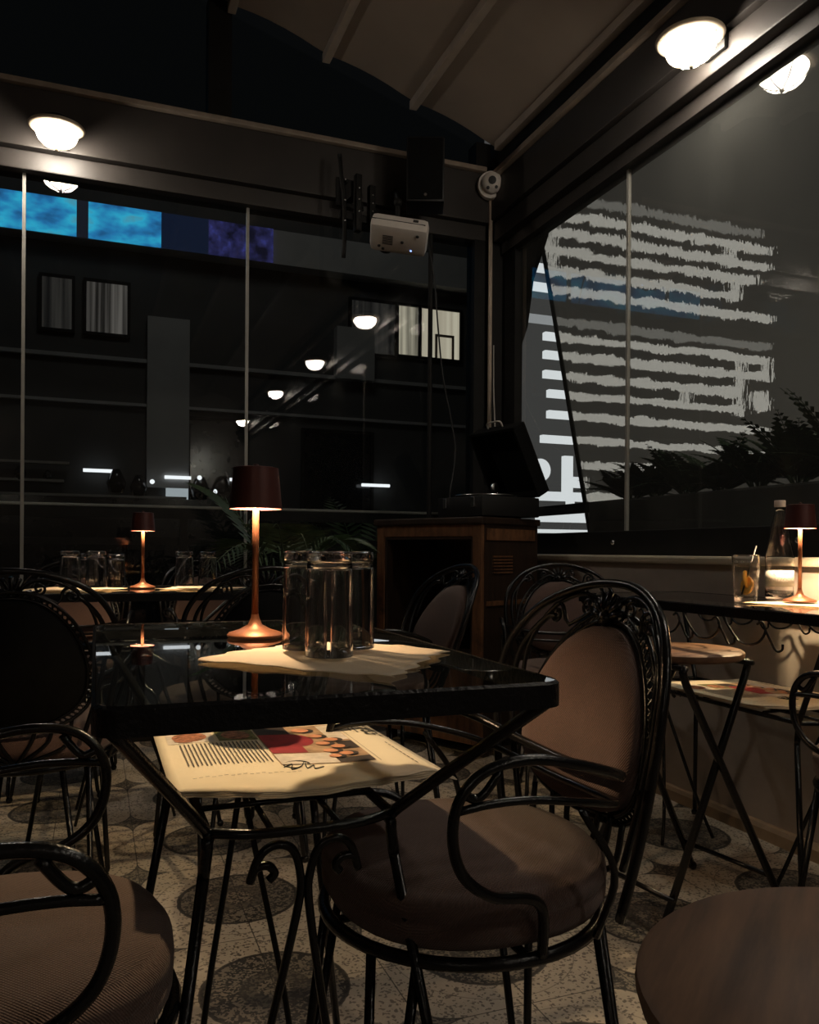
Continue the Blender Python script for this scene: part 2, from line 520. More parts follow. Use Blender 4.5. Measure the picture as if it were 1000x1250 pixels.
def text_geo(s, size, bold=0.0):
    cu = bpy.data.curves.new('lettering', 'FONT'); cu.body = s; cu.size = size; cu.align_x = 'CENTER'; cu.align_y = 'CENTER'
    cu.resolution_u = 2; cu.offset = bold
    o = bpy.data.objects.new('lettering', cu); COL.objects.link(o)
    bpy.context.view_layer.update()
    dg = bpy.context.evaluated_depsgraph_get()
    me = bpy.data.meshes.new_from_object(o.evaluated_get(dg))
    V = [v.co.copy() for v in me.vertices]; Fs = [tuple(p.vertices) for p in me.polygons]
    bpy.data.objects.remove(o); bpy.data.curves.remove(cu); bpy.data.meshes.remove(me)
    return V, Fs

def add_mapped(bm, V, Fs, fn):
    vs = [bm.verts.new(fn(v)) for v in V]
    for f in Fs:
        try: bm.faces.new([vs[i] for i in f])
        except ValueError: pass

# ---------------------------------------------------------------- the room shell
GU, GV = 2.08, 4.05        # glazing planes on the right and at the back
HZ0, HZ1 = 2.60, 2.92      # header beam
bm = BM(); box(bm, -3.6, 2.13, -4.3, 4.13, -0.1, 0); struct('floor', bm, 'floor', 'patterned terrazzo tile floor with dark speckled circles', cat='floor')
bm = BM(); box(bm, 1.975, 2.13, -4.3, 4.10, 0, 0.855); struct('wall_right', bm, 'plaster', 'low warm grey plaster wall under the right-hand glazing', cat='wall')
bm = BM()
prof = [(1.975, 0), (1.953, 0), (1.953, 0.035), (1.960, 0.047), (1.975, 0.05)]
a = [bm.verts.new((x, -4.25, z)) for x, z in prof]; b = [bm.verts.new((x, 3.95, z)) for x, z in prof]
for i in range(len(prof)): bm.faces.new((a[i], a[(i + 1) % 5], b[(i + 1) % 5], b[i]))
bm.faces.new(a); bm.faces.new(b[::-1])
struct('baseboard_right', bm, 'skirt', 'tan skirting along the low plaster wall', cat='baseboard')
bm = BM(); box(bm, 1.945, 2.10, -4.3, 3.97, 0.856, 0.884, 0.008); struct('trim_1', bm, 'ledge', 'cream ledge on top of the low plaster wall', cat='trim')
bm = BM(); box(bm, 2.03, 2.13, -4.3, 3.97, 0.885, 0.985, 0.004); struct('trim_2', bm, 'frame', 'black bottom rail of the right-hand glazing', cat='trim')
# header beams
bm = BM(); box(bm, 1.99, 2.16, -4.3, 3.96, 2.56, 2.66, 0.006); box(bm, 1.97, 2.16, -4.3, 3.96, 2.67, 2.87, 0.004); box(bm, 2.04, 2.12, -4.3, 3.96, 2.50, 2.559)
struct('trim_3', bm, 'beam', 'dark header beam over the right-hand glazing', cat='beam')
bm = BM(); box(bm, 2.02, 2.20, -4.3, 4.13, 2.88, 3.14); struct('trim_11', bm, 'frame', 'black filler box closing the sky gap behind the right-hand roof edge', cat='beam')  # filler box added to block the sky showing under the roof edge
bm = BM(); box(bm, 1.945, 1.985, -4.3, 3.94, 2.875, 2.905, 0.004); struct('trim_4', bm, 'trim', 'beige strip along the top of the right-hand beam', cat='trim')
bm = BM(); box(bm, -3.6, 1.97, 3.96, 4.16, 2.66, HZ1, 0.004); box(bm, -3.6, 1.97, 4.00, 4.12, 2.575, 2.659, 0.004)
struct('trim_5', bm, 'beam', 'dark header beam over the back glazing', cat='beam')
bm = BM(); box(bm, -3.6, 1.94, 3.935, 3.985, 2.922, 2.947, 0.004); struct('trim_6', bm, 'trim', 'beige strip along the top of the back beam', cat='trim')
bm = BM(); box(bm, 1.985, 2.125, 3.975, 4.13, 0, 3.02, 0.004); struct('trim_7', bm, 'frame', 'black corner post between the two glazed walls', cat='post')
bm = BM(); box(bm, -3.6, 1.98, 4.00, 4.10, 0, 0.09, 0.004); struct('trim_8', bm, 'frame', 'black bottom rail of the back glazing', cat='trim')
# gable mullions
bm = BM(); box(bm, 0.49, 0.60, 4.0, 4.1, 2.93, 3.55); struct('trim_9', bm, 'frame', 'black upright in the dark gable over the back beam', cat='post')
bm = BM(); box(bm, 1.90, 1.985, 3.99, 4.09, 2.93, 3.10); struct('trim_10', bm, 'frame', 'short black upright at the right end of the gable', cat='post')
def roof_z(u):
    if u >= -1.4:
        t = 2.02 - u
        return 3.085 + 0.325 * t - 0.016 * t * t
    t = 3.42
    return 3.085 + 0.325 * t - 0.016 * t * t - 0.25 * (-1.4 - u)
# gable glass
bm = BM()
us = [1.90 - i * 0.25 for i in range(23)]
f0 = [bm.verts.new((u, 4.05, 2.93)) for u in us]; f1 = [bm.verts.new((u, 4.05, max(2.94, roof_z(u) - 0.005))) for u in us]
g0 = [bm.verts.new((u, 4.06, 2.93)) for u in us]; g1 = [bm.verts.new((u, 4.06, max(2.94, roof_z(u) - 0.005))) for u in us]
for i in range(22):
    bm.faces.new((f0[i], f0[i + 1], f1[i + 1], f1[i])); bm.faces.new((g0[i + 1], g0[i], g1[i], g1[i + 1]))
struct('window_8', bm, 'glass', 'dark triangular gable glass above the back beam', cat='window')
# roof fabric
PUR = [2.00 - 0.4685 * i for i in range(9)]
bm = BM()
cols = []
NU = 72
for i in range(NU + 1):
    u = 2.02 - i * (5.6 / NU)
    ph = ((2.0 - u) / 0.4685) % 1.0
    sag = 0.022 * (4 * ph * (1 - ph))
    cols.append((u, roof_z(u) + sag))
for th in (0.0, 0.012):
    rows = [[bm.verts.new((u, v, z + th)) for u, z in cols] for v in (-4.3, 0, 3.99)]
    for r0, r1 in zip(rows, rows[1:]):
        for i in range(NU): bm.faces.new((r0[i], r0[i + 1], r1[i + 1], r1[i]))
struct('ceiling', bm, 'ceiling', 'beige retractable fabric roof', smooth=True, cat='ceiling')
for i, u in enumerate(PUR):
    bm = BM(); z = roof_z(u)
    box(bm, u - 0.020, u + 0.020, -4.3, 3.985 + (0 if i else -0.05), z - 0.048, z - 0.004, 0.004)
    o = struct('trim_%d' % (20 + i), bm, 'purlin', ['beige roof bar along the right-hand edge of the fabric roof', 'beige roof bar first left of the edge bar', 'beige roof bar second left of the edge bar', 'beige roof bar third left of the edge bar, beside the gable upright'][i] if i < 4 else 'beige roof bar out of view number %d from the right' % (i + 1), cat='roof bar')
# glass panes, back (window_1..4) and right (window_5..)
for i, (u0, u1) in enumerate(((-3.4, -1.312), (-1.31, -0.312), (-0.302, 0.686), (0.694, 1.648), (1.656, 1.98))):
    bm = BM(); box(bm, u0, u1, 4.046, 4.056, 0.09, 2.58)
    o = struct('window_%d' % (1 + i), bm, 'glass', 'clear pane %d of the back glazing' % (i + 1), cat='window')
for i, (v0, v1) in enumerate(((2.885, 3.97), (1.60, 2.877), (0.30, 1.592), (-1.0, 0.292), (-4.2, -1.008))):
    bm = BM(); box(bm, 2.076, 2.086, v0, v1, 0.985, 2.52)
    o = struct('window_%d' % (11 + i), bm, 'glass_dusty', 'clear pane %d of the right-hand glazing' % (i + 1), cat='window')
M['edge'] = mat('pale_glass_edge', (0.34, 0.33, 0.30), 0.35, 0.0, 0.15, 6)
for i, (u, v, z0, z1) in enumerate(((-0.307, 4.05, 0.09, 2.58), (0.690, 4.05, 0.09, 2.58), (2.081, 2.881, 0.985, 2.52), (2.081, 1.596, 0.985, 2.52), (-1.311, 4.05, 0.09, 2.58))):
    bm = BM(); box(bm, u - 0.007, u + 0.007, v - 0.007, v + 0.007, z0, z1)
    struct('trim_%d' % (40 + i), bm, 'edge', ['pale joint strip left in the back glazing', 'pale joint strip behind the near lamp in the back glazing', 'pale joint strip in the right-hand glazing', 'second joint strip in the right-hand glazing', 'joint strip far left in the back glazing'][i], cat='trim')
bm = BM(); tube(bm, [(1.652, 4.02, 0.09), (1.652, 4.02, 2.58)], 0.013, 10); struct('trim_45', bm, 'frame', 'thin black pole in the back glazing under the loudspeaker', cat='post')
bm = BM(); box(bm, 1.90, 1.985, 4.0, 4.1, 0.09, 2.58); struct('trim_46', bm, 'frame', 'black frame stile beside the corner post', cat='post')
bm = BM(); box(bm, 2.055, 2.10, 3.83, 3.974, 0.985, 2.52); struct('trim_47', bm, 'frame', 'black frame stile right of the corner post', cat='post')
# walls behind the viewer, seen only as reflections
bm = BM(); box(bm, -3.7, 2.13, -4.45, -4.3, 0, 4.2); struct('wall_rear', bm, 'plaster', 'plain wall behind the viewer', cat='wall')
bm = BM(); box(bm, -3.75, -3.6, -4.3, 4.13, 0, 4.2); struct('wall_left', bm, 'dark_wall', 'dark wall left of the view', cat='wall')

# ---------------------------------------------------------------- caged dome lamps
def make_dome_lamp():
    r = empty('dome_lamp', label='lamp', cat='lamp', group='caged dome lamps along the beams')
    tilt = Matrix.Rotation(math.radians(3), 4, 'X')
    bm = BM()   # lit glass bowl, hanging rim up; origin at the rim centre
    lathe(bm, [(0.0, -0.072), (0.028, -0.0695), (0.054, -0.059), (0.073, -0.041), (0.083, -0.019), (0.086, 0.0), (0.0, 0.002)], 32)
    bm.transform(tilt); obj('dome', bm, 'dome', r, True)
    bm = BM()
    lathe(bm, [(0.087, 0.001), (0.104, 0.003), (0.1135, 0.010), (0.1145, 0.014), (0.110, 0.019), (0.094, 0.022), (0.0, 0.024), (0, 0.012), (0.08, 0.009), (0.087, 0.001)], 36)
    bm.transform(tilt); obj('rim', bm, 'rimm', r, True)
    bm = BM()
    for k in range(3):
        a = k * PI / 3 + 0.4
        pts = []
        for j in range(17):
            t = PI * j / 16
            x = 0.092 * math.cos(t)
            pts.append((x * math.cos(a), x * math.sin(a), 0.006 - 0.083 * math.sin(t)))
        tube(bm, pts, 0.0022, 6)
    ball(bm, (0, 0, -0.081), 0.008)
    bm.transform(tilt); obj('cage', bm, 'wire', r, True)
    bm = BM()
    lathe(bm, [(0.0, 0.024), (0.055, 0.024), (0.055, 0.05), (0.045, 0.058), (0.0, 0.058)], 24)
    box(bm, -0.025, 0.025, 0.0, 0.115, 0.030, 0.052, 0.004)
    box(bm, -0.05, 0.05, 0.100, 0.115, -0.02, 0.10, 0.004)
    obj('bracket', bm, 'frame', r, 'angle')
    return r
dl = make_dome_lamp()
place(dl, (-0.165, 3.82, 2.685), 0, 'lit caged dome lamp on the dark back beam above the blue picture band')
spots = [((1.872, 2.255, 2.625), -PI / 2, 'lit caged dome lamp on the right-hand beam above the wavy vinyl blind'),
         ((1.872, 0.75, 2.625), -PI / 2, 'caged dome lamp on the right-hand beam, next one towards the viewer from the lit one'),
         ((1.872, -1.0, 2.66), -PI / 2, 'caged dome lamp on the right-hand beam just behind the viewer'),
         ((1.872, -3.2, 2.66), -PI / 2, 'caged dome lamp on the right-hand beam far behind the viewer'),
         ((-1.9, -4.14, 2.66), PI, 'caged dome lamp on the rear wall behind the viewer')]
for loc, rz, lab in spots: place(copy_tree(dl), loc, rz, lab)

# ---------------------------------------------------------------- table lamps
def make_table_lamp():
    r = empty('table_lamp', label='x', cat='lamp', group='copper table lamps')
    bm = BM()
    lathe(bm, [(0, 0), (0.042, 0), (0.0425, 0.003), (0.040, 0.006), (0.024, 0.011), (0.011, 0.018), (0.0065, 0.028), (0.0055, 0.034), (0, 0.034)], 40)
    obj('base', bm, 'copper', r, 'angle')
    bm = BM(); lathe(bm, [(0, 0.034), (0.0052, 0.034), (0.0052, 0.196), (0.0018, 0.200), (0.0018, 0.2225), (0, 0.2225)], 16); obj('stem', bm, 'copper', r, True)
    bm = BM()
    lathe(bm, [(0.0345, 0.2600), (0.0405, 0.1970), (0.0392, 0.1968), (0.0333, 0.2575), (0.0, 0.2575)], 40)
    lathe(bm, [(0.0, 0.2612), (0.030, 0.2612), (0.0345, 0.2600)], 40)
    obj('lamp_shade', bm, 'shade', r, 'angle', recalc=True)
    bm = BM(); lathe(bm, [(0.0, 0.2225), (0.026, 0.2225), (0.026, 0.2265), (0.0, 0.2265)], 24)
    o = obj('diffuser', bm, 'bulb', r, True); o['label'] = 'glowing disc under the shade'
    bm = BM(); lathe(bm, [(0.004, 0.2612), (0.0045, 0.266), (0.0, 0.267)], 12); obj('switch', bm, 'shade', r, True)
    L = bpy.data.lights.new('lamp_light', 'SPOT'); L.spot_size = math.radians(158); L.spot_blend = 0.15; L.shadow_soft_size = 0.009; L.cycles.is_caustics_light = True
    L.energy = TABLE_LAMP_W; L.color = (1.0, 0.67, 0.38)
    lo = bpy.data.objects.new('lamp_light', L); COL.objects.link(lo); lo.parent = r; lo.location = (0, 0.0, 0.2170)
    return r
TZ = 0.76
tl = make_table_lamp()
place(tl, (0.232, 1.27, TZ + 0.001), 0, 'burgundy-shaded copper lamp on the near glass table')
place(copy_tree(tl), (0.155, 2.985, TZ + 0.001), 0, 'small burgundy-shaded copper lamp on the far left table')
rl_ = place(copy_tree(tl), (1.77, 1.68, TZ + 0.006), 0, 'burgundy-shaded copper lamp beside the water bottle on the right-hand table')
for ch_ in rl_.children:
    if ch_.type == 'LIGHT':
        ch_.data = ch_.data.copy(); ch_.data.energy = TABLE_LAMP_W * 1.9

# ---------------------------------------------------------------- iron tables
def make_table(W, L, label, apron=False, shelf_z=0.565, sw=0.22, sl=0.56):
    """origin on the floor under the middle of the top; W along x, L along y"""
    r = empty('iron_table', label=label, cat='table', group='black iron glass-topped tables')
    out = rrect(W, L, 0.028); inn = rrect(W - 0.007, L - 0.007, 0.0255)
    bm = BM(); n = len(out)
    loops = [[bm.verts.new((x, y, z)) for x, y in o_] for o_, z in ((out, 0.733), (out, 0.757), (inn, 0.760), (inn, 0.733))]
    for A, B in zip(loops, loops[1:] + loops[:1]):
        for i in range(n): bm.faces.new((A[i], A[(i + 1) % n], B[(i + 1) % n], B[i]))
    obj('table_rim', bm, 'hammered', r, 'angle')
    bm = BM(); slab(bm, rrect(W - 0.009, L - 0.009, 0.024), 0.751, 0.7592); obj('glass_top', bm, 'tglass', r)
    # arms from the corners of the top in to the shelf, then legs splaying to the floor
    sx, sy = sw / 2, sl / 2
    for i, (px, py) in enumerate(((-1, -1), (1, -1), (1, 1), (-1, 1))):
        bm = BM()
        c0 = Vector((px * (W / 2 - 0.018), py * (L / 2 - 0.018), 0.735)); c1 = Vector((px * sx, py * sy, shelf_z))
        tube(bm, [c0, c0.lerp(c1, 0.06), c0.lerp(c1, 0.94), c1 + Vector((0, 0, -0.012)), c1 + Vector((px * 0.004, 0, -0.05))], 0.0072, 8, curve=4)
        foot = Vector((px * (sx + 0.085), py * (sy + 0.10), 0.004))
        tube(bm, [c1 + Vector((px * 0.004, 0, -0.05)), foot], 0.0070, 8)
        ball(bm, (foot.x, foot.y, 0.008), 0.011)
        obj('leg', bm, 'iron', r, True)
    bm = BM()
    cor = [(-sx, -sy, shelf_z), (sx, -sy, shelf_z), (sx, sy, shelf_z), (-sx, sy, shelf_z)]
    # the front and back bars bow outwards
    tube(bm, [cor[0], (-sx * 0.5, -sy - 0.022, shelf_z), (sx * 0.5, -sy - 0.022, shelf_z), cor[1]], 0.0062, 8, curve=6)
    tube(bm, [cor[2], (sx * 0.5, sy + 0.022, shelf_z), (-sx * 0.5, sy + 0.022, shelf_z), cor[3]], 0.0062, 8, curve=6)
    tube(bm, [cor[1], cor[2]], 0.0062, 8); tube(bm, [cor[3], cor[0]], 0.0062, 8)
    for t in (-0.55, -0.2, 0.2, 0.55):
        tube(bm, [(t * sw / 1.1, -sy - 0.012, shelf_z), (t * sw / 1.1, sy + 0.012, shelf_z)], 0.0038, 6)
    for t in (-0.66, -0.33, 0, 0.33, 0.66):
        tube(bm, [(-sx, t * sl / 2, shelf_z + 0.006), (sx, t * sl / 2, shelf_z + 0.006)], 0.0038, 6)
    obj('shelf', bm, 'iron', r, True)
    bm = BM()
    z = shelf_z - 0.006
    for yy in (-sy - 0.020, sy + 0.020):
        for sg in (-1, 1):
            f = sw / 0.22
            hook = [(-0.042, -0.052), (-0.036, -0.044), (-0.044, -0.034), (-0.058, -0.036), (-0.064, -0.052), (-0.054, -0.022), (-0.036, -0.010), (-0.016, -0.018), (-0.006, -0.048), (-0.006, -0.085), (-0.026, -0.20), (-0.060, -0.38), (-0.085, 0.004 - z)]
            bm = BM(); tube(bm, [(sg * -hx * f, yy * (1 + 0.4 * hz / z), z + hz) for hx, hz in hook], 0.0052, 8, curve=5)
            obj('scroll', bm, 'iron', r, True)
    if apron:
        step = 0.155
        for side in (-1, 1):
            bm = BM(); x = side * (W / 2 - 0.012)
            k = int((L - 0.10) / step)
            for i in range(k):
                y1 = L / 2 - 0.06 - i * step; y0 = y1 - step
                pts = [(x, y1, 0.733), (x, y1 - 0.012, 0.712), (x, (y0 + y1) / 2 + 0.02, 0.672), (x, y0 + 0.045, 0.676), (x, y0 + 0.018, 0.705), (x, y0 + 0.028, 0.728), (x, y0 + 0.044, 0.722)]
                tube(bm, pts, 0.0032, 6, curve=5)
                tube(bm, [(x, y0 + 0.022, 0.716), (x, y0 + 0.004, 0.690), (x, y0 - 0.016, 0.664), (x, y0 - 0.034, 0.668), (x, y0 - 0.036, 0.682)], 0.0030, 6, curve=5)
            obj('apron_scroll', bm, 'iron', r, True)
    return r
place(make_table(0.465, 0.83, 'x', sl=0.42, shelf_z=0.575), (0.230, 1.152, 0), 0, 'black iron table with glass top carrying three plain upturned tumblers')
place(make_table(0.86, 0.52, 'x', sw=0.40, sl=0.26), (0.10, 2.93, 0), 0, 'iron glass table by the back glazing set with six faceted tumblers')
place(make_table(0.44, 1.02, 'x', True, 0.485, 0.25, 0.66), (1.715, 1.84, 0), 0, 'iron glass table with scrolled apron holding bottle and orange drink')

# ---------------------------------------------------------------- iron armchairs
def make_chair(lean=0.16):
    """faces +y; origin on the floor under the middle of the seat"""
    r = empty('iron_armchair', label='x', cat='chair', group='black iron armchairs with brown cushions')
    bm = BM()
    mod = lambda a, z: 1.0 + 0.02 * math.cos(4 * a + PI) + 0.006 * math.sin(3 * a)
    lathe(bm, [(0, 0.410), (0.165, 0.410), (0.190, 0.415), (0.199, 0.430), (0.200, 0.445), (0.1965, 0.450), (0.2005, 0.455), (0.199, 0.470), (0.190, 0.482), (0.1885, 0.4815), (0.186, 0.486), (0.160, 0.492), (0.10, 0.497), (0, 0.499)], 48, mod=mod)
    obj('seat', bm, 'fabric', r, True)
    bm = BM()
    tube(bm, [(0.195 * math.cos(2 * PI * k / 40), 0.195 * math.sin(2 * PI * k / 40), 0.400) for k in range(40)], 0.009, 8, True)
    tube(bm, [(-0.195, 0, 0.398), (0.195, 0, 0.398)], 0.006, 6); tube(bm, [(0, -0.195, 0.398), (0, 0.195, 0.398)], 0.006, 6)
    obj('seat_frame', bm, 'iron', r, True)
    for a in (52, 128, 232, 308):
        a = math.radians(a); bm = BM()
        foot = Vector((0.245 * math.cos(a), 0.245 * math.sin(a), 0.010))
        for da in (-0.17, 0.17):
            top = Vector((0.193 * math.cos(a + da), 0.193 * math.sin(a + da), 0.400))
            f2 = foot + Vector((-math.sin(a), math.cos(a), 0)) * (0.010 * (1 if da > 0 else -1)) + Vector((0, 0, 0.02))
            tube(bm, [top, f2, foot], 0.0068, 8)
        ball(bm, foot, 0.012)
        obj('leg', bm, 'iron', r, True)
    def bp(s, t, off=0.0):          # a point of the reclined, curved back plane
        return Vector((s, -0.193 - lean * max(0, t - 0.40) + 1.3 * s * s + off, t))
    # outer hoop of the back, doubled
    arch = [(-0.150, 0.40), (-0.182, 0.50), (-0.203, 0.60), (-0.210, 0.68), (-0.198, 0.745), (-0.154, 0.802), (-0.080, 0.836), (0, 0.846)]
    arch += [(-s, t) for s, t in arch[-2::-1]]
    bm = BM()
    tube(bm, [bp(s, t) for s, t in arch], 0.0072, 8, curve=5)
    arch2 = [(-0.135, 0.46), (-0.165, 0.56), (-0.184, 0.66), (-0.178, 0.73), (-0.140, 0.782), (-0.120, 0.788)]
    for sg in (-1, 1):
        tube(bm, [bp(sg * s, t) for s, t in arch2], 0.0055, 6, curve=5)
    obj('back_frame', bm, 'iron', r, True)
    # upholstered egg-shaped pad
    out = []
    for k in range(36):
        a = 2 * PI * k / 36
        x = math.cos(a); y = math.sin(a)
        s_ = 0.142 * (abs(x) ** 0.85) * (1 if x > 0 else -1)
        if y > 0: t_ = 0.625 + 0.155 * abs(y) ** 1.0
        else: t_ = 0.625 - 0.115 * abs(y) ** 0.7
        if y > 0: s_ *= 1 - 0.14 * y
        out.append((s_, t_))
    bm = BM()
    cen = (0, 0.635)
    rings = []
    for q, off in ((1.0, -0.012), (1.0, 0.008), (0.965, 0.020), (0.80, 0.027), (0.45, 0.031)):
        rings.append([bm.verts.new(bp(cen[0] + (s - cen[0]) * q, cen[1] + (t - cen[1]) * q, off)) for s, t in out])
    for A, B in zip(rings, rings[1:]):
        for k in range(36): bm.faces.new((A[k], A[(k + 1) % 36], B[(k + 1) % 36], B[k]))
    cf = bm.verts.new(bp(0, 0.635, 0.032)); cb = bm.verts.new(bp(0, 0.635, -0.014))
    for k in range(36):
        bm.faces.new((rings[-1][k], rings[-1][(k + 1) % 36], cf)); bm.faces.new((rings[0][(k + 1) % 36], rings[0][k], cb))
    obj('backrest', bm, 'fabric', r, True)
    bm = BM()
    lo = [bm.verts.new(bp(s * 1.03, 0.635 + (t - 0.635) * 1.03, -0.009)) for s, t in out]; hi = [bm.verts.new(bp(s * 1.01, 0.635 + (t - 0.635) * 1.01, -0.022)) for s, t in out]
    cc = bm.verts.new(bp(0, 0.635, -0.026)); c2 = bm.verts.new(bp(0, 0.635, -0.0155))
    for k in range(36):
        q = (k + 1) % 36
        bm.faces.new((lo[k], lo[q], hi[q], hi[k])); bm.faces.new((hi[k], hi[q], cc)); bm.faces.new((lo[q], lo[k], c2))
    o = obj('back_lining', bm, 'dark_cloth', r, True); o['label'] = 'black rear lining of the back'
    # pierced band round the pad
    bm = BM()
    sc_out = [(s * 1.05, 0.635 + (t - 0.635) * 1.05) for s, t in out]
    sc_2 = [(s * 1.17, 0.635 + (t - 0.635) * 1.15) for s, t in out]
    tube(bm, [bp(s, t, -0.004) for s, t in sc_out], 0.0042, 6, True)
    tube(bm, [bp(s, t, -0.014) for s, t in sc_2], 0.0042, 6, True)
    for ph in (0, 1):
        zz = []
        dense = catmull([bp(s, t, -0.004) for s, t in sc_out], 2, True); dense2 = catmull([bp(s, t, -0.014) for s, t in sc_2], 2, True)
        for k in range(len(dense)):
            zz.append(dense[k] if (k + ph) % 2 else dense2[k])
        tube(bm, zz, 0.0024, 4, True)
    obj('pierced_band', bm, 'iron', r, True)
    # scrollwork over the pad and stays beneath it
    bm = BM()
    ex, ez = Vector((1, 0, 0)), Vector((0, -lean, 1)).normalized()
    for sg in (-1, 1):
        sp = spiral(bp(sg * 0.118, 0.792), 0.004, 0.020, 0.4 if sg > 0 else PI - 0.4, 1.4 * sg, 20, ex, ez)
        tube(bm, sp + [bp(sg * 0.09, 0.775), bp(sg * 0.045, 0.800), bp(sg * 0.012, 0.795)], 0.0036, 6, curve=2)
        tube(bm, [bp(sg * 0.012, 0.792), bp(sg * 0.030, 0.818), bp(sg * 0.075, 0.826), bp(sg * 0.13, 0.798), bp(sg * 0.165, 0.735), bp(sg * 0.168, 0.66)], 0.0040, 6, curve=5)
        sp = spiral(bp(sg * 0.055, 0.808), 0.003, 0.014, 0, -1.3 * sg, 16, ex, ez)
        tube(bm, sp, 0.0030, 6)
    # cast leaves in the middle
    for k in range(7):
        a = PI * (k + 0.5) / 7
        tip = bp(0.040 * math.cos(a), 0.793 + 0.040 * math.sin(a), 0.004); mid = bp(0.020 * math.cos(a), 0.793 + 0.020 * math.sin(a), 0.010)
        tube(bm, [bp(0, 0.790, 0.0), mid, tip], 0.0050, 6)
    ball(bm, bp(0, 0.792, 0.008), 0.013)
    obj('crest', bm, 'iron', r, True)
    for sg in (-1, 1):
        bm = BM()
        for k, (s0, dip) in enumerate(((0.115, 0.0), (0.075, 0.012), (0.040, 0.02))):
            tube(bm, [bp(sg * s0, 0.515), bp(sg * s0 * 0.9, 0.455 + dip), bp(sg * s0 * 0.35, 0.425 + dip / 2), bp(0, 0.415)], 0.0046, 6, curve=5)
        obj('lower_stay', bm, 'iron', r, True)
    # arm rail: one doubled hoop round the back, ending in C-scrolls at the seat
    bm = BM()
    def arm(path_half, rad):
        L_ = [[Vector((sg * x, y, z)) for x, y, z in path_half] for sg in (-1, 1)]
        tube(bm, L_[0][:0:-1] + L_[1], rad, 8, curve=6)
    arm([(0, -0.168, 0.583), (0.11, -0.160, 0.590), (0.200, -0.125, 0.612), (0.236, -0.045, 0.640), (0.238, 0.025, 0.655), (0.236, 0.085, 0.648),
         (0.232, 0.118, 0.618), (0.230, 0.126, 0.575), (0.228, 0.112, 0.530), (0.226, 0.075, 0.500), (0.222, 0.030, 0.490), (0.216, 0.004, 0.476), (0.210, -0.006, 0.450), (0.200, -0.010, 0.405)], 0.0068)
    arm([(0, -0.164, 0.555), (0.11, -0.156, 0.560), (0.196, -0.121, 0.576), (0.231, -0.045, 0.596), (0.234, 0.025, 0.607), (0.233, 0.080, 0.608), (0.232, 0.119, 0.604)], 0.0052)
    for sg in (-1, 1):
        tube(bm, [(sg * 0.236, 0.070, 0.645), (sg * 0.234, 0.088, 0.622), (sg * 0.232, 0.100, 0.616), (sg * 0.232, 0.116, 0.624)], 0.0056, 6, curve=4)
        tube(bm, [(sg * 0.231, -0.045, 0.585), (sg * 0.222, -0.10, 0.50), (sg * 0.185, -0.10, 0.405)], 0.0050, 6, curve=5)
    obj('arm_rail', bm, 'iron', r, True)
    return r
ch = make_chair()
W90 = PI / 2
R = math.radians
place(ch, (0.492, 1.068, 0), W90 + R(2), 'black iron armchair with brown oval backrest facing the near table from its right')
for loc, rz, lab in (((-0.110, 0.955, 0), -W90, 'black iron armchair with brown cushion facing the near table from its left'),
                     ((-0.140, 2.19, 0), R(-6), 'armchair seen from behind, black-lined back left of the near table'),
                     ((0.375, 2.45, 0), R(14), 'armchair seen from behind, directly behind the near copper lamp'),
                     ((-0.10, 3.36, 0), PI - R(8), 'armchair behind the far table, on the left of its copper lamp'),
                     ((0.50, 3.46, 0), PI + R(12), 'armchair behind the far table, on the right of its copper lamp'),
                     ((1.60, 2.57, 0), PI - R(24), 'armchair at the far end of the bottle table against the low wall'),
                     ((1.595, 1.195, 0), R(4), 'armchair at the near end of the bottle table, only an arm showing')):
    place(copy_tree(ch), loc, rz, lab)
place(make_chair(0.40), (0.835, 2.55, 0), W90 + R(5), 'armchair seen edge-on in front of the old wooden cabinet', 'black iron armchairs with brown cushions')

# ---------------------------------------------------------------- round wooden folding stools
def make_stool():
    r = empty('folding_stool', label='x', cat='stool', group='round wooden folding stools')
    bm = BM()
    lathe(bm, [(0, 0.628), (0.146, 0.628), (0.154, 0.633), (0.156, 0.640), (0.155, 0.646), (0.150, 0.650), (0, 0.651)], 56)
    obj('seat', bm, 'stool_wood', r, 'angle')
    for sy in (-0.115, 0.115):
        for sg in (-1, 1):
            bm = BM(); y = sy + 0.012 * sg
            tube(bm, [(sg * 0.120, y, 0.626), (sg * 0.128, y, 0.612), (sg * 0.118, y, 0.585), (-sg * 0.200, y + (0.03 if sy > 0 else -0.03), 0.008)], 0.0095, 8)
            ball(bm, (-sg * 0.200, y + (0.03 if sy > 0 else -0.03), 0.012), 0.012)
            obj('leg', bm, 'iron', r, True)
    for sg in (-1, 1):
        bm = BM(); tube(bm, [(sg * 0.166, -0.140, 0.085), (sg * 0.166, 0.140, 0.085)], 0.0065, 8); obj('stretcher', bm, 'iron', r, True)
        bm = BM(); tube(bm, [(sg * 0.121, -0.125, 0.620), (sg * 0.121, 0.125, 0.620)], 0.007, 8); obj('seat_bar', bm, 'iron', r, True)
    return r
stl = make_stool()
place(stl, (1.405, 1.715, 0), R(8), 'round wooden folding stool with crossed black legs before the bottle table')
place(copy_tree(stl), (0.430, 0.318, 0), R(40), 'round wooden stool closest to the viewer, cropped, mostly its brown top showing')

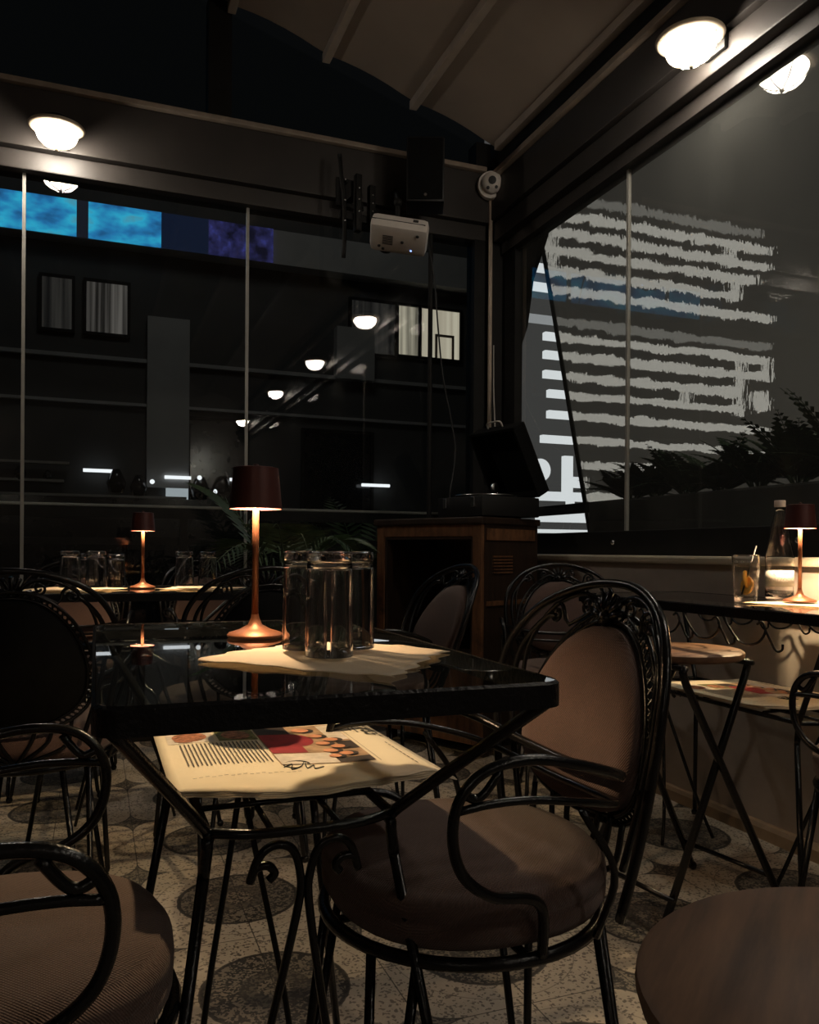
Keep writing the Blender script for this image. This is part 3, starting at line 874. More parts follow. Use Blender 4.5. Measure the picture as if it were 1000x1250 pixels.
# ---------------------------------------------------------------- newspapers
NW, NL = 0.358, 0.420
def nz(x, y):
    return 0.010 + 0.004 * math.sin(x * 15 + 0.6) * (1 - 0.4 * y / NL) + 0.010 * math.exp(-((x - NW) ** 2) / 0.0016) * (1 - y / NL) + 0.006 * math.exp(-(y ** 2) / 0.0012) * math.sin(x * 21 + 1.9) - 0.012 * math.exp(-((x - NW) ** 2) / 0.0004)
def page(bm, x0, x1, y0, y1, nx, ny, lift, th=0.0, dx=0.0, dy=0.0, jag=0.0):
    vs = [[bm.verts.new((x0 + (x1 - x0) * i / nx + dx, y0 + (y1 - y0) * j / ny + dy + (jag * math.sin(i * 1.7) if j == 0 else 0), nz(x0 + (x1 - x0) * i / nx, y0 + (y1 - y0) * j / ny) + lift)) for i in range(nx + 1)] for j in range(ny + 1)]
    for j in range(ny):
        for i in range(nx): bm.faces.new((vs[j][i], vs[j][i + 1], vs[j + 1][i + 1], vs[j + 1][i]))
    if th:
        lo = [[bm.verts.new(v.co + Vector((0, 0, -th))) for v in row] for row in vs]
        for j in range(ny):
            for i in range(nx): bm.faces.new((lo[j][i + 1], lo[j][i], lo[j + 1][i], lo[j + 1][i + 1]))
        edge = [(0, i) for i in range(nx)] + [(j, nx) for j in range(ny)] + [(ny, i) for i in range(nx, 0, -1)] + [(j, 0) for j in range(ny, 0, -1)]
        for (a, b), (c, d) in zip(edge, edge[1:] + edge[:1]): bm.faces.new((vs[a][b], vs[c][d], lo[c][d], lo[a][b]))
def disc(bm, cx, cy, rx, ry, lift, rot=0.0):
    c = bm.verts.new((cx, cy, nz(cx, cy) + lift)); ring = []
    for k in range(20):
        a = 2 * PI * k / 20
        dx, dy = rx * math.cos(a), ry * math.sin(a)
        x = cx + dx * math.cos(rot) - dy * math.sin(rot); y = cy + dx * math.sin(rot) + dy * math.cos(rot)
        ring.append(bm.verts.new((x, y, nz(x, y) + lift)))
    for k in range(20): bm.faces.new((c, ring[k], ring[(k + 1) % 20]))
M['np_tan'] = mat('photo_tan', (0.40, 0.25, 0.15), 0.7, 0, 0.35, 40)
M['np_red'] = mat('photo_red', (0.30, 0.018, 0.028), 0.7, 0, 0.3, 40)
M['np_skin'] = mat('photo_skin', (0.62, 0.27, 0.15), 0.7, 0, 0.25, 60)
M['np_dark'] = mat('photo_dark', (0.035, 0.022, 0.020), 0.7, 0, 0.4, 50)
M['np_white'] = mat('photo_white', (0.66, 0.57, 0.50), 0.7, 0, 0.2, 50)
M['np_food'] = mat('photo_food', (0.34, 0.13, 0.07), 0.7, 0, 0.8, 130)
M['np_green'] = mat('photo_green', (0.16, 0.15, 0.05), 0.7, 0, 0.8, 130)
def make_newspaper():
    r = empty('newspaper', label='x', cat='newspaper', group='folded newspapers on the table shelves')
    bm = BM(); page(bm, 0, NW, 0, NL, 26, 20, 0.0, 0.0012, jag=0.002); obj('front_page', bm, 'paper', r, True)
    bm = BM()
    for k in range(4): page(bm, 0.002, NW + 0.002 * (k % 2), 0, NL, 20, 14, -0.0018 * (k + 1), 0.0010, 0.002 * k, -0.003 * ((k * 7) % 3), 0.003)
    obj('inner_pages', bm, 'paper', r, True)
    bm = BM(); page(bm, 0.152, 0.288, 0.105, 0.350, 12, 16, 0.0007); p = obj('group_photo', bm, 'np_tan', r)
    bm = BM(); page(bm, 0.153, 0.205, 0.285, 0.349, 5, 6, 0.0010); obj('dark_patch', bm, 'np_dark', p)
    bm = BM(); page(bm, 0.262, 0.287, 0.18, 0.23, 4, 4, 0.0010); obj('dark_patch', bm, 'np_dark', p)
    bm = BM(); page(bm, 0.236, 0.287, 0.106, 0.135, 4, 4, 0.0010); obj('dark_patch', bm, 'np_dark', p)
    bm = BM(); page(bm, 0.153, 0.205, 0.170, 0.292, 5, 8, 0.0013); disc(bm, 0.205, 0.250, 0.026, 0.040, 0.0013); obj('red_jumper', bm, 'np_red', p)
    bm = BM(); page(bm, 0.153, 0.235, 0.106, 0.165, 6, 5, 0.0012); obj('pale_patch', bm, 'np_white', p)
    bm = BM(); page(bm, 0.258, 0.287, 0.24, 0.345, 4, 6, 0.0010); obj('pale_patch', bm, 'np_white', p)
    heads = [(0.226, 0.312, 1.25), (0.240, 0.268, 1.0), (0.258, 0.240, 1.0), (0.240, 0.218, 0.95), (0.258, 0.196, 0.95), (0.240, 0.172, 0.95), (0.258, 0.152, 0.9), (0.238, 0.140, 0.8)]
    bm = BM()
    for i, (x, y, q) in enumerate(heads): disc(bm, x + 0.005, y, 0.0135 * q, 0.014 * q, 0.0015 + 0.0001 * i)
    obj('hair_patches', bm, 'np_dark', p)
    bm = BM()
    for i, (x, y, q) in enumerate(heads): disc(bm, x - 0.001, y, 0.0115 * q, 0.0110 * q, 0.0024)
    obj('face_patches', bm, 'np_skin', p)
    # two food pictures along the back of the page
    bm = BM(); page(bm, 0.016, 0.085, 0.268, 0.348, 5, 5, 0.0007); f = obj('food_photo', bm, 'np_white', r)
    bm = BM(); disc(bm, 0.050, 0.305, 0.026, 0.030, 0.0012); disc(bm, 0.042, 0.288, 0.016, 0.018, 0.0014); obj('dish', bm, 'np_food', f)
    bm = BM(); page(bm, 0.091, 0.150, 0.268, 0.348, 5, 5, 0.0007); f = obj('food_photo', bm, 'np_green', r)
    bm = BM(); disc(bm, 0.120, 0.302, 0.022, 0.030, 0.0012); disc(bm, 0.126, 0.288, 0.012, 0.016, 0.0014); obj('dish', bm, 'np_food', f)
    bm = BM()
    for k in range(20):
        x = 0.031 + k * 0.0059
        page(bm, x, x + 0.0021, 0.125 + 0.006 * (k % 3 == 0), 0.258, 1, 10, 0.0008)
    obj('text_lines', bm, 'ink', r)
    bm = BM()
    for k in range(2):
        x = 0.312 - k * 0.007
        page(bm, x, x + 0.0024, 0.275 + 0.015 * k, 0.345, 1, 8, 0.0008)
    page(bm, 0.293, 0.2936, 0.10, 0.345, 1, 12, 0.0008)
    for k in range(9): page(bm, 0.330, 0.3318, 0.055 + k * 0.016, 0.066 + k * 0.016, 1, 2, 0.0008)
    for k in range(18): page(bm, 0.030 + k * 0.008, 0.035 + k * 0.008, 0.066 + 0.002 * (k % 3), 0.0674 + 0.002 * (k % 3), 2, 1, 0.0008)
    obj('small_print', bm, 'ink', r)
    V, Fs = text_geo('V1935', 0.040, 0.0007)
    bm = BM()
    def mp(v):
        x = 0.333 + v.y; y = 0.302 - v.x
        return Vector((x, y, nz(x, y) + 0.0012))
    add_mapped(bm, V, Fs, mp); obj('headline', bm, 'inkb', r)
    bm = BM()
    sg = [(0.152, 0.092), (0.166, 0.106), (0.160, 0.080), (0.176, 0.094), (0.186, 0.118), (0.182, 0.084), (0.194, 0.098), (0.192, 0.080), (0.206, 0.088)]
    tube(bm, [(x, y, nz(x, y) + 0.0010) for x, y in sg], 0.0008, 4, curve=6)
    tube(bm, [(0.172 + 0.018 * math.cos(t), 0.104 + 0.018 * math.sin(t), nz(0.17, 0.104) + 0.0012) for t in [i * 0.35 for i in range(14)]], 0.0007, 4)
    obj('signature', bm, 'inkb', r)
    return r
npz = 0.575 + 0.016
nw = make_newspaper()
place(nw, (0.087, 0.995, npz), 0, 'folded newspaper headed V1935 on the shelf of the near table')
n2 = place(copy_tree(nw), (1.540, 1.57, 0.501), 0, 'folded newspaper on the shelf of the right-hand table')

# ---------------------------------------------------------------- paper napkins
def napkin(name, corners, z, label, lift=0.006, seed=1):
    rnd = random.Random(seed)
    A, B, C, D = [Vector((x, y, 0)) for x, y in corners]
    n = 22
    bm = BM(); vs = []
    cx = sum((p for p in (A, B, C, D)), Vector()) / 4
    for j in range(n + 1):
        row = []
        for i in range(n + 1):
            s, t = i / n, j / n
            p = (A * (1 - s) + B * s) * (1 - t) + (D * (1 - s) + C * s) * t
            e = min(s, 1 - s, t, 1 - t)
            edge = 1 - min(1, e * 5)
            h = 0.0016 + lift * 0.35 * (1 + math.sin(s * 9 + seed) * math.cos(t * 8 + seed * 2)) * (0.25 + edge) * 0.6
            k = 0.006 * edge
            row.append(bm.verts.new((p.x + k * math.sin(t * 31 + seed), p.y + k * math.sin(s * 27 + seed), z + h)))
        vs.append(row)
    lo = [[bm.verts.new(v.co + Vector((0, 0, -0.0009))) for v in row] for row in vs]
    for j in range(n):
        for i in range(n):
            bm.faces.new((vs[j][i], vs[j][i + 1], vs[j + 1][i + 1], vs[j + 1][i])); bm.faces.new((lo[j][i + 1], lo[j][i], lo[j + 1][i], lo[j + 1][i + 1]))
    ed = [(0, i) for i in range(n)] + [(j, n) for j in range(n)] + [(n, i) for i in range(n, 0, -1)] + [(j, 0) for j in range(n, 0, -1)]
    for (a, b), (c, d) in zip(ed, ed[1:] + ed[:1]): bm.faces.new((vs[a][b], vs[c][d], lo[c][d], lo[a][b]))
    o = obj(name, bm, 'napkin', None, True)
    tag(o, label, 'napkin', 'cream napkins under the glassware'); o.cycles.is_caustics_receiver = True
    return o
napkin('paper_napkin', [(0.110, 1.00), (0.285, 0.80), (0.435, 1.00), (0.300, 1.175)], TZ, 'wrinkled cream napkin under the tumblers on the near table', 0.006, 2)
napkin('paper_napkin', [(-0.26, 2.80), (-0.03, 2.72), (0.10, 2.92), (-0.12, 3.06)], TZ, 'cream napkin on the left half of the far table', 0.010, 3)
napkin('paper_napkin', [(0.19, 2.86), (0.36, 2.76), (0.50, 2.90), (0.30, 3.05)], TZ, 'cream napkin on the right half of the far table', 0.006, 5)
napkin('paper_napkin', [(1.63, 1.74), (1.68, 1.54), (1.91, 1.52), (1.90, 1.79)], TZ, 'cream napkin under the lamp on the right-hand table', 0.005, 4)

# ---------------------------------------------------------------- tumblers
def make_tumbler(h, r0, r1, facets=0):
    """upturned: mouth down on the table, thick base at the top; returns walls and base meshes"""
    mod = (lambda a, z: 1 - 0.022 * abs(math.sin(facets * a / 2))) if facets else None
    bm = BM()
    lathe(bm, [(r1 - 0.006, h - 0.0145), (r1 - 0.0003, h - 0.0145), (r1 + (r0 - r1) * 0.14, h - 0.020), (r1 + (r0 - r1) * 0.5, h * 0.5), (r1 + (r0 - r1) * 0.95, 0.007), (r0, 0.0015), (r0 - 0.0004, 0.0),
               (r0 - 0.0012, 0.0004), (r0 - 0.0016, 0.0020), (r0 - 0.0018, 0.007), (r1 + (r0 - r1) * 0.5 - 0.0018, h * 0.5), (r1 - 0.0018, h - 0.024), (r1 - 0.0024, h - 0.0185), (r1 - 0.006, h - 0.0145)], 48, mod=mod)
    b2 = BM()
    lathe(b2, [(0, h), (r1 - 0.004, h), (r1 - 0.0014, h - 0.0012), (r1, h - 0.004), (r1, h - 0.0130), (r1 - 0.002, h - 0.0142), (r1 - 0.010, h - 0.0135), (0, h - 0.0125)], 48, mod=mod)
    return bm, b2
def tumbler(h, r0, r1, facets, group):
    a_, b_ = make_tumbler(h, r0, r1, facets)
    o = obj('tumbler', a_, 'tumbler', None, 'angle'); tag(o, 'x', 'glass', group); o.cycles.is_caustics_caster = True
    obj('thick_base', b_, 'thickglass', o, 'angle')
    return o
t0 = tumbler(0.127, 0.0290, 0.0275, 0, 'upturned tumblers on the near table')
NZ = TZ + 0.0065
place(t0, (0.266, 0.963, NZ), 0, 'plain upturned tumbler standing in front of the other two on the napkin')
place(copy_tree(t0), (0.256, 1.046, NZ), 0, 'plain upturned tumbler of the trio standing closest to the copper lamp')
place(copy_tree(t0), (0.318, 1.037, NZ), 0, 'plain upturned tumbler of the trio at the back, furthest from the copper lamp')
t1 = tumbler(0.118, 0.034, 0.029, 10, 'upturned tumblers on the far table')
far = [(-0.075, 2.85, 'upturned faceted tumbler far left on the far table'), (0.005, 2.84, 'upturned faceted tumbler second from left on the far table'),
       (0.285, 2.89, 'upturned faceted tumbler just right of the far lamp'), (0.365, 2.90, 'upturned faceted tumbler rightmost on the far table'),
       (-0.02, 3.09, 'faceted tumbler at the back of the far table, left one'), (0.07, 3.10, 'faceted tumbler at the back of the far table beside the lamp')]
for i, (x, y, lab) in enumerate(far): place(t1 if i == 0 else copy_tree(t1), (x, y, TZ + (0.0105 if i < 4 else 0.0005)), i * 0.7, lab)

# ---------------------------------------------------------------- bottle and drink on the right-hand table
bt = empty('water_bottle', (1.805, 1.785, TZ + 0.006), 0, 'tall clear water bottle with white label on the right-hand table', 'bottle')
bm = BM()
outp = [(0.0, 0.0), (0.034, 0.0), (0.0375, 0.005), (0.0380, 0.03), (0.0372, 0.036), (0.0372, 0.082), (0.0385, 0.090), (0.0375, 0.098), (0.0385, 0.106), (0.0390, 0.122), (0.0355, 0.136), (0.0330, 0.146), (0.0300, 0.165), (0.0235, 0.205), (0.0165, 0.235), (0.0135, 0.244), (0.0135, 0.258)]
inn = [(0.0120, 0.258), (0.0120, 0.244), (0.0145, 0.235), (0.0215, 0.205), (0.0280, 0.165), (0.0310, 0.146), (0.0335, 0.136), (0.0368, 0.122), (0.0365, 0.106), (0.0355, 0.098), (0.0365, 0.090), (0.0352, 0.082), (0.0352, 0.036), (0.0358, 0.03), (0.0350, 0.008), (0.0, 0.010)]
lathe(bm, outp + inn, 40); obj('body', bm, 'cutglass', bt, True).cycles.is_caustics_caster = True
bm = BM(); lathe(bm, [(0.0, 0.2605), (0.0148, 0.2605), (0.0152, 0.263), (0.0152, 0.276), (0.0142, 0.279), (0.0, 0.279)], 28); obj('cap', bm, 'white_plastic', bt, 'angle')
bm = BM(); lathe(bm, [(0.0378, 0.036), (0.0382, 0.036), (0.0382, 0.082), (0.0378, 0.082), (0.0378, 0.036)], 40); lb = obj('paper_label', bm, 'label', bt, True)
def wrap(ang0, zc, rad):
    return lambda v: Vector((rad * math.cos(ang0 + v.x / rad), rad * math.sin(ang0 + v.x / rad), zc + v.y))
toward = math.atan2(-1.785, -1.805)
bm = BM()
for s, da, size, dz in (('ΛNH', -0.45, 0.014, 0.055), ('ZOOC', 0.55, 0.015, 0.055), ('C', -0.32, 0.010, 0.071)):
    V, Fs = text_geo(s, size); add_mapped(bm, V, Fs, wrap(toward + da, dz, 0.0384))
for da in (0.30, 0.42, 0.54, 0.66): add_mapped(bm, [Vector((-0.003, -0.001, 0)), Vector((0.003, -0.001, 0)), Vector((0.003, 0.001, 0)), Vector((-0.003, 0.001, 0))], [(0, 1, 2, 3)], wrap(toward + da, 0.072, 0.0384))
obj('label_print', bm, 'ink', lb)

dk = empty('orange_drink', (1.670, 1.770, TZ + 0.001), 0, 'cut-glass tumbler with orange slice and straw on the right-hand table', 'drink')
bm = BM()
mod = lambda a, z: 1 + (0.045 * math.sin(6 * a + z * 140) * math.sin(6 * a - z * 140) if 0.015 < z < 0.105 else 0)
lathe(bm, [(0, 0), (0.027, 0), (0.029, 0.003)] + [(0.029 + 0.008 * t, 0.008 + 0.122 * t) for t in [i / 24 for i in range(25)]] + [(0.0355, 0.1302)] + [(0.0355 - 0.008 * t, 0.130 - 0.116 * t) for t in [i / 24 for i in range(25)]] + [(0, 0.013)], 48, mod=mod)
obj('tumbler_glass', bm, 'cutglass', dk, True).cycles.is_caustics_caster = True
bm = BM(); lathe(bm, [(0, 0.0135), (0.0262, 0.0140), (0.0285, 0.045), (0.0, 0.045)], 32); obj('water', bm, 'water', dk, True)
bm = BM()
for k, (ang, zc, tilt) in enumerate(((0.2, 0.062, 0.4), (1.1, 0.045, -0.5))):
    mt = Matrix.Translation((0.002 * k, -0.002, zc)) @ Matrix.Rotation(ang + YAW, 4, 'Z') @ Matrix.Rotation(PI / 2 - tilt * 0.4, 4, 'X')
    lathe(bm, [(0, -0.003), (0.024, -0.003), (0.0262, 0), (0.024, 0.003), (0, 0.003)], 24, mtx=mt)
obj('orange_slice', bm, 'orange', dk, 'angle').cycles.is_caustics_receiver = True
bm = BM(); tube(bm, [(-0.01, 0.004, 0.02), (0.030, -0.006, 0.155)], 0.0022, 8); obj('straw', bm, 'black_plastic', dk, True)

# ---------------------------------------------------------------- old cabinet in the corner, gramophone on it
cabl = math.atan2(-0.375, 0.375)
cb = empty('wooden_cabinet', (1.542, 3.157, 0), 0, 'old wooden cabinet with open front standing in the corner', 'cabinet')
cb.rotation_euler = (0, 0, R(-63.5))     # local -y face looks at the viewer's left; near corner at the origin; x runs away to the left
# local frame: x from 0 (near corner) to -0.53 (left), y from 0 (front) to 0.36 (back)
CW, CD, CH = 0.63, 0.425, 1.045
bm = BM()
box(bm, -CW, 0, 0.03, CD, 0.06, 0.10); box(bm, -CW, -CW + 0.022, 0.02, CD, 0.06, CH - 0.03); box(bm, -0.022, 0, 0.02, CD, 0.06, CH - 0.03)
box(bm, -CW + 0.022, -0.022, CD - 0.015, CD, 0.06, CH - 0.03); box(bm, -CW + 0.022, -0.022, 0.03, CD - 0.015, 0.40, 0.42); box(bm, -CW + 0.022, -0.022, 0.03, CD - 0.015, 0.06, 0.08)
obj('body', bm, 'crate_wood', cb)
for x in (-CW + 0.04, -0.04):
    for y in (0.07, CD - 0.05):
        bm = BM(); box(bm, x - 0.02, x + 0.02, y - 0.02, y + 0.02, 0, 0.06, 0.003); obj('foot', bm, 'crate_wood', cb)
bm = BM(); box(bm, -CW - 0.012, 0.012, -0.012, CD + 0.008, CH - 0.03, CH, 0.006); obj('top', bm, 'crate_wood', cb)
bm = BM()
box(bm, -CW, -CW + 0.05, 0, 0.02, 0.06, CH - 0.03, 0.004); box(bm, -0.05, 0, 0, 0.02, 0.06, CH - 0.03, 0.004)
box(bm, -CW + 0.05, -0.05, 0, 0.02, CH - 0.085, CH - 0.03, 0.004); box(bm, -CW + 0.05, -0.05, 0, 0.02, 0.385, 0.435, 0.004); box(bm, -CW + 0.05, -0.05, 0, 0.02, 0.06, 0.11, 0.004)
o = obj('front_frame', bm, 'crate_edge', cb); o['label'] = 'worn reddish wooden frame round the opening'
bm = BM()
for k, (q, w_) in enumerate(((0.05, 0.012),)):
    box(bm, -CW + q, -CW + q + w_, 0.004, 0.05, 0.435, CH - 0.085, 0.003); box(bm, -q - w_, -q, 0.004, 0.05, 0.435, CH - 0.085, 0.003)
    box(bm, -CW + q + w_, -q - w_, 0.004, 0.05, CH - 0.085 - w_, CH - 0.085, 0.003)
obj('inner_moulding', bm, 'crate_wood', cb)
bm = BM(); box(bm, -CW + 0.052, -0.052, 0.004, 0.018, 0.102, 0.383, 0.004); d = obj('door', bm, 'crate_edge', cb)
bm = BM(); lathe(bm, [(0, 0), (0.010, 0), (0.012, 0.012), (0.007, 0.02), (0, 0.021)], 16, mtx=Matrix.Translation((-0.10, 0.004, 0.25)) @ Matrix.Rotation(PI / 2, 4, 'X')); obj('knob', bm, 'crate_wood', d, True)
bm = BM()
box(bm, 0, 0.006, 0.03, CD - 0.03, 0.66, 0.68); box(bm, 0, 0.006, 0.03, CD - 0.03, CH - 0.10, CH - 0.05)
for k in range(6): box(bm, 0, 0.006, 0.08, 0.22, 0.80 + k * 0.014, 0.807 + k * 0.014)
obj('side_moulding', bm, 'crate_edge', cb)

gm = empty('gramophone', (1.690, 3.395, CH + 0.001), R(14), 'black portable gramophone with raised lid on top of the wooden cabinet', 'gramophone')
# local: +x runs towards the lid hinge; opening faces -x
bm = BM(); box(bm, -0.17, 0.17, -0.16, 0.16, 0.006, 0.095, 0.006); obj('case', bm, 'black_plastic', gm, 'angle')
bm = BM(); lathe(bm, [(0, 0.096), (0.135, 0.096), (0.140, 0.100), (0.140, 0.106), (0.132, 0.108), (0, 0.108)], 40, -0.02, -0.005); obj('turntable', bm, 'dark_cloth', gm, 'angle')
bm = BM(); lathe(bm, [(0.1375, 0.0995), (0.1415, 0.1), (0.1415, 0.106), (0.1375, 0.1065), (0.1375, 0.0995)], 40, -0.02, -0.005); obj('turntable_ring', bm, 'chrome', gm, True)
bm = BM()
mt = Matrix.Translation((0.165, 0, 0.100)) @ Matrix.Rotation(R(-66), 4, 'Y') @ Matrix.Translation((0.165, 0, 0))
mt = Matrix.Translation((0.168, 0, 0.098)) @ Matrix.Rotation(R(62), 4, 'Y')
# lid: hollow tray hinged on +x edge, built lying closed over -x, then swung open
box(bm, -0.345, 0, -0.16, 0.16, 0.055, 0.075, 0.004, mt)
box(bm, -0.345, -0.330, -0.16, 0.16, 0.0, 0.0552, 0.003, mt); box(bm, -0.015, 0, -0.16, 0.16, 0.0, 0.0552, 0.003, mt)
box(bm, -0.330, -0.015, -0.16, -0.146, 0.0, 0.0552, 0.003, mt); box(bm, -0.330, -0.015, 0.146, 0.16, 0.0, 0.0552, 0.003, mt)
ld = obj('lid', bm, 'dark_cloth', gm)
bm = BM(); tube(bm, [mt @ Vector(p) for p in ((-0.346, -0.05, 0.04), (-0.372, -0.045, 0.04), (-0.376, 0.0, 0.04), (-0.372, 0.045, 0.04), (-0.346, 0.05, 0.04))], 0.004, 8, curve=4); obj('handle', bm, 'white_cable', ld, True)
bm = BM()
tube(bm, [(0.13, 0.11, 0.096), (0.13, 0.11, 0.150), (0.115, 0.09, 0.165), (0.06, 0.02, 0.160), (0.02, -0.02, 0.140)], 0.008, 8, curve=4)
lathe(bm, [(0, -0.008), (0.026, -0.008), (0.028, 0), (0.026, 0.008), (0, 0.008)], 24, mtx=Matrix.Translation((0.015, -0.025, 0.140)) @ Matrix.Rotation(PI / 2, 4, 'X') @ Matrix.Rotation(0.4, 4, 'Y'))
obj('tone_arm', bm, 'chrome', gm, True)
bm = BM()
for y in (-0.10, 0.10): box(bm, -0.178, -0.169, y - 0.012, y + 0.012, 0.045, 0.090, 0.002)
obj('latch', bm, 'chrome', gm)

# ---------------------------------------------------------------- equipment on the back beam
sp = empty('loudspeaker', (1.505, 3.74, 2.585), R(-21), 'black box loudspeaker mounted on the back beam above the projector', 'loudspeaker')
bm = BM(); box(bm, -0.092, 0.092, -0.075, 0.085, 0, 0.315, 0.008); obj('cabinet', bm, 'black_plastic', sp, 'angle')
bm = BM(); box(bm, -0.083, 0.083, -0.081, -0.0755, 0.010, 0.305, 0.003); g = obj('grille', bm, 'dark_cloth', sp)
bm = BM(); lathe(bm, [(0, 0), (0.007, 0), (0.007, 0.002), (0, 0.002)], 16, mtx=Matrix.Translation((0.0, -0.0815, 0.03)) @ Matrix.Rotation(PI / 2, 4, 'X')); obj('badge', bm, 'chrome', g)
bm = BM(); box(bm, -0.03, 0.03, 0.086, 0.23, 0.18, 0.24, 0.004); obj('wall_bracket', bm, 'frame', sp)

PJ = empty('projector', (1.335, 3.66, 2.365), R(-17), 'white projector hanging under the back beam', 'projector')
bm = BM(); mt = Matrix.Rotation(R(-24), 4, 'X') @ Matrix.Rotation(R(9), 4, 'Y')
box(bm, -0.138, 0.138, -0.085, 0.085, 0.0, 0.085, 0.028, mt); obj('body', bm, 'white_plastic', PJ, 'angle')
bm = BM(); box(bm, -0.132, 0.120, -0.0875, -0.083, 0.040, 0.042, 0, mt); box(bm, -0.132, 0.132, -0.108, 0.108, -0.0014, -0.0002, 0, Matrix.Identity(4) @ mt) if False else None; obj('seam', bm, 'pot', PJ)
bm = BM(); lathe(bm, [(0, 0), (0.034, 0), (0.034, 0.012), (0.026, 0.015), (0.022, 0.006), (0, 0.006)], 28, mtx=mt @ Matrix.Translation((-0.06, 0.087, 0.045)) @ Matrix.Rotation(-PI / 2, 4, 'X')); obj('lens', bm, 'black_plastic', PJ, True)
bm = BM()
for k in range(6): box(bm, -0.075, -0.025, -0.03 + k * 0.010, -0.025 + k * 0.010, -0.0022, -0.0004, 0, mt)
b2 = BM(); box(b2, 0.06, 0.085, -0.0875, -0.0835, 0.050, 0.064, 0, mt); obj('port', b2, 'pot', PJ)
for (x, y) in ((-0.09, 0.04), (0.09, -0.05), (-0.07, 0.055), (0.02, 0.0)):
    b2 = BM(); lathe(b2, [(0, -0.004), (0.007, -0.004), (0.008, 0), (0, 0)], 14, mtx=mt @ Matrix.Translation((x, y, 0))); obj('rubber_foot', b2, 'pot', PJ)
obj('vent_slots', bm, 'pot', PJ)
bm = BM(); lathe(bm, [(0, -0.003), (0.004, -0.002), (0.004, 0), (0, 0)], 12, mtx=mt @ Matrix.Translation((0.065, 0.045, 0))); o = obj('indicator_light', bm, 'led_blue', PJ); o['label'] = 'tiny blue indicator light'
bm = BM()
tube(bm, [(0, 0.02, 0.08), (0, 0.03, 0.20), (0.0, 0.16, 0.28), (0.0, 0.27, 0.36)], 0.012, 8); ball(bm, (0, 0.03, 0.20), 0.022); box(bm, -0.05, 0.05, -0.03, 0.07, 0.084, 0.098, 0.003)
obj('mount', bm, 'frame', PJ, True)
bk = empty('tv_bracket', (1.13, 3.90, 2.32), R(8), 'black steel wall bracket left of the projector', 'bracket')
for i, (x, z0, z1, q) in enumerate(((-0.02, 0.0, 0.50, 0), (0.055, 0.14, 0.42, 0), (0.13, 0.18, 0.38, 0))):
    bm = BM()
    if i == 0: tube(bm, [(x, -0.06, z0), (x, -0.07, 0.1), (x, -0.06, 0.30), (x - 0.015, -0.07, 0.36), (x - 0.02, -0.05, z1)], 0.011, 8, curve=4)
    else: box(bm, x - 0.016, x + 0.016, -0.075, -0.04, z0, z1, 0.003)
    u_ = obj('upright', bm, 'frame', bk, True)
    bm = BM()
    for k in range(3):
        zz = z0 + (z1 - z0) * (0.35 + 0.2 * k); lathe(bm, [(0, 0), (0.005, 0), (0.004, 0.003), (0, 0.0035)], 10, mtx=Matrix.Translation((x, -0.0755, zz)) @ Matrix.Rotation(PI / 2, 4, 'X'))
    obj('bolt', bm, 'chrome', u_)
bm = BM(); box(bm, -0.03, 0.16, -0.045, -0.02, 0.20, 0.235, 0.003); box(bm, 0.03, 0.07, -0.03, 0.062, 0.32, 0.40); box(bm, -0.01, 0.14, 0.05, 0.0605, 0.30, 0.44); obj('crossbar', bm, 'frame', bk)

cm = empty('security_camera', (1.940, 3.890, 2.835), R(-24), 'white dome security camera in the corner under the roof', 'camera')
mt = Matrix.Scale(1.2, 4) @ Matrix.Rotation(R(102), 4, 'X')
bm = BM(); lathe(bm, [(0, -0.05), (0.058, -0.05), (0.060, -0.02), (0.056, 0.0), (0, 0.0)], 32, mtx=mt); obj('housing', bm, 'white_plastic', cm, 'angle')
bm = BM(); lathe(bm, [(0, 0.0), (0.044, 0.0), (0.046, 0.012), (0.040, 0.030), (0.022, 0.036), (0, 0.037)], 32, 0.004, 0.004, mtx=mt); e = obj('eyeball', bm, 'white_plastic', cm, True)
bm = BM(); lathe(bm, [(0, 0.032), (0.017, 0.032), (0.017, 0.040), (0, 0.041)], 24, 0.004, 0.010, mtx=mt); obj('lens', bm, 'black_plastic', e)
bm = BM()
for x, y in ((-0.014, -0.020), (0.022, -0.018)): lathe(bm, [(0, 0.030), (0.007, 0.030), (0.007, 0.0375), (0, 0.038)], 14, x, y, mtx=mt)
obj('infrared_light', bm, 'black_plastic', e)

bm = BM(); tube(bm, [(1.972, 3.955, 2.84), (1.972, 3.955, 1.30)], 0.011, 10); tag(obj('conduit_pipe', bm, 'conduit', None, True), 'thin beige conduit pipe running down the corner post', 'pipe')
bm = BM(); tube(bm, [(1.985, 3.935, 2.0), (1.985, 3.93, 1.75), (1.93, 3.80, 1.50), (1.87, 3.68, 1.405), (1.83, 3.63, 1.395)], 0.0035, 6, curve=6); tag(obj('cable', bm, 'white_cable', None, True), 'thin white cable dropping from the corner post to the gramophone handle', 'cable')
bm = BM(); tube(bm, [(1.56, 3.90, 2.56), (1.63, 3.93, 2.35), (1.66, 3.93, 2.05), (1.69, 3.93, 1.80), (1.74, 3.92, 1.55), (1.75, 3.90, 1.40), (1.70, 3.85, 1.20), (1.67, 3.80, 1.060)], 0.0045, 6, curve=6); tag(obj('cable', bm, 'black_plastic', None, True), 'black cable hanging from the loudspeaker in front of the back glazing', 'cable')
bm = BM(); tube(bm, [(1.895, 3.60, 1.065), (1.935, 3.60, 1.03), (1.937, 3.585, 0.93), (1.936, 3.56, 0.893)], 0.004, 6, curve=5); tube(bm, [(1.88, 3.56, 1.066), (1.935, 3.54, 1.02), (1.937, 3.53, 0.92), (1.934, 3.52, 0.893)], 0.004, 6, curve=5)
tag(obj('cable', bm, 'white_cable', None, True), 'looped white cables behind the wooden cabinet on the ledge', 'cable')
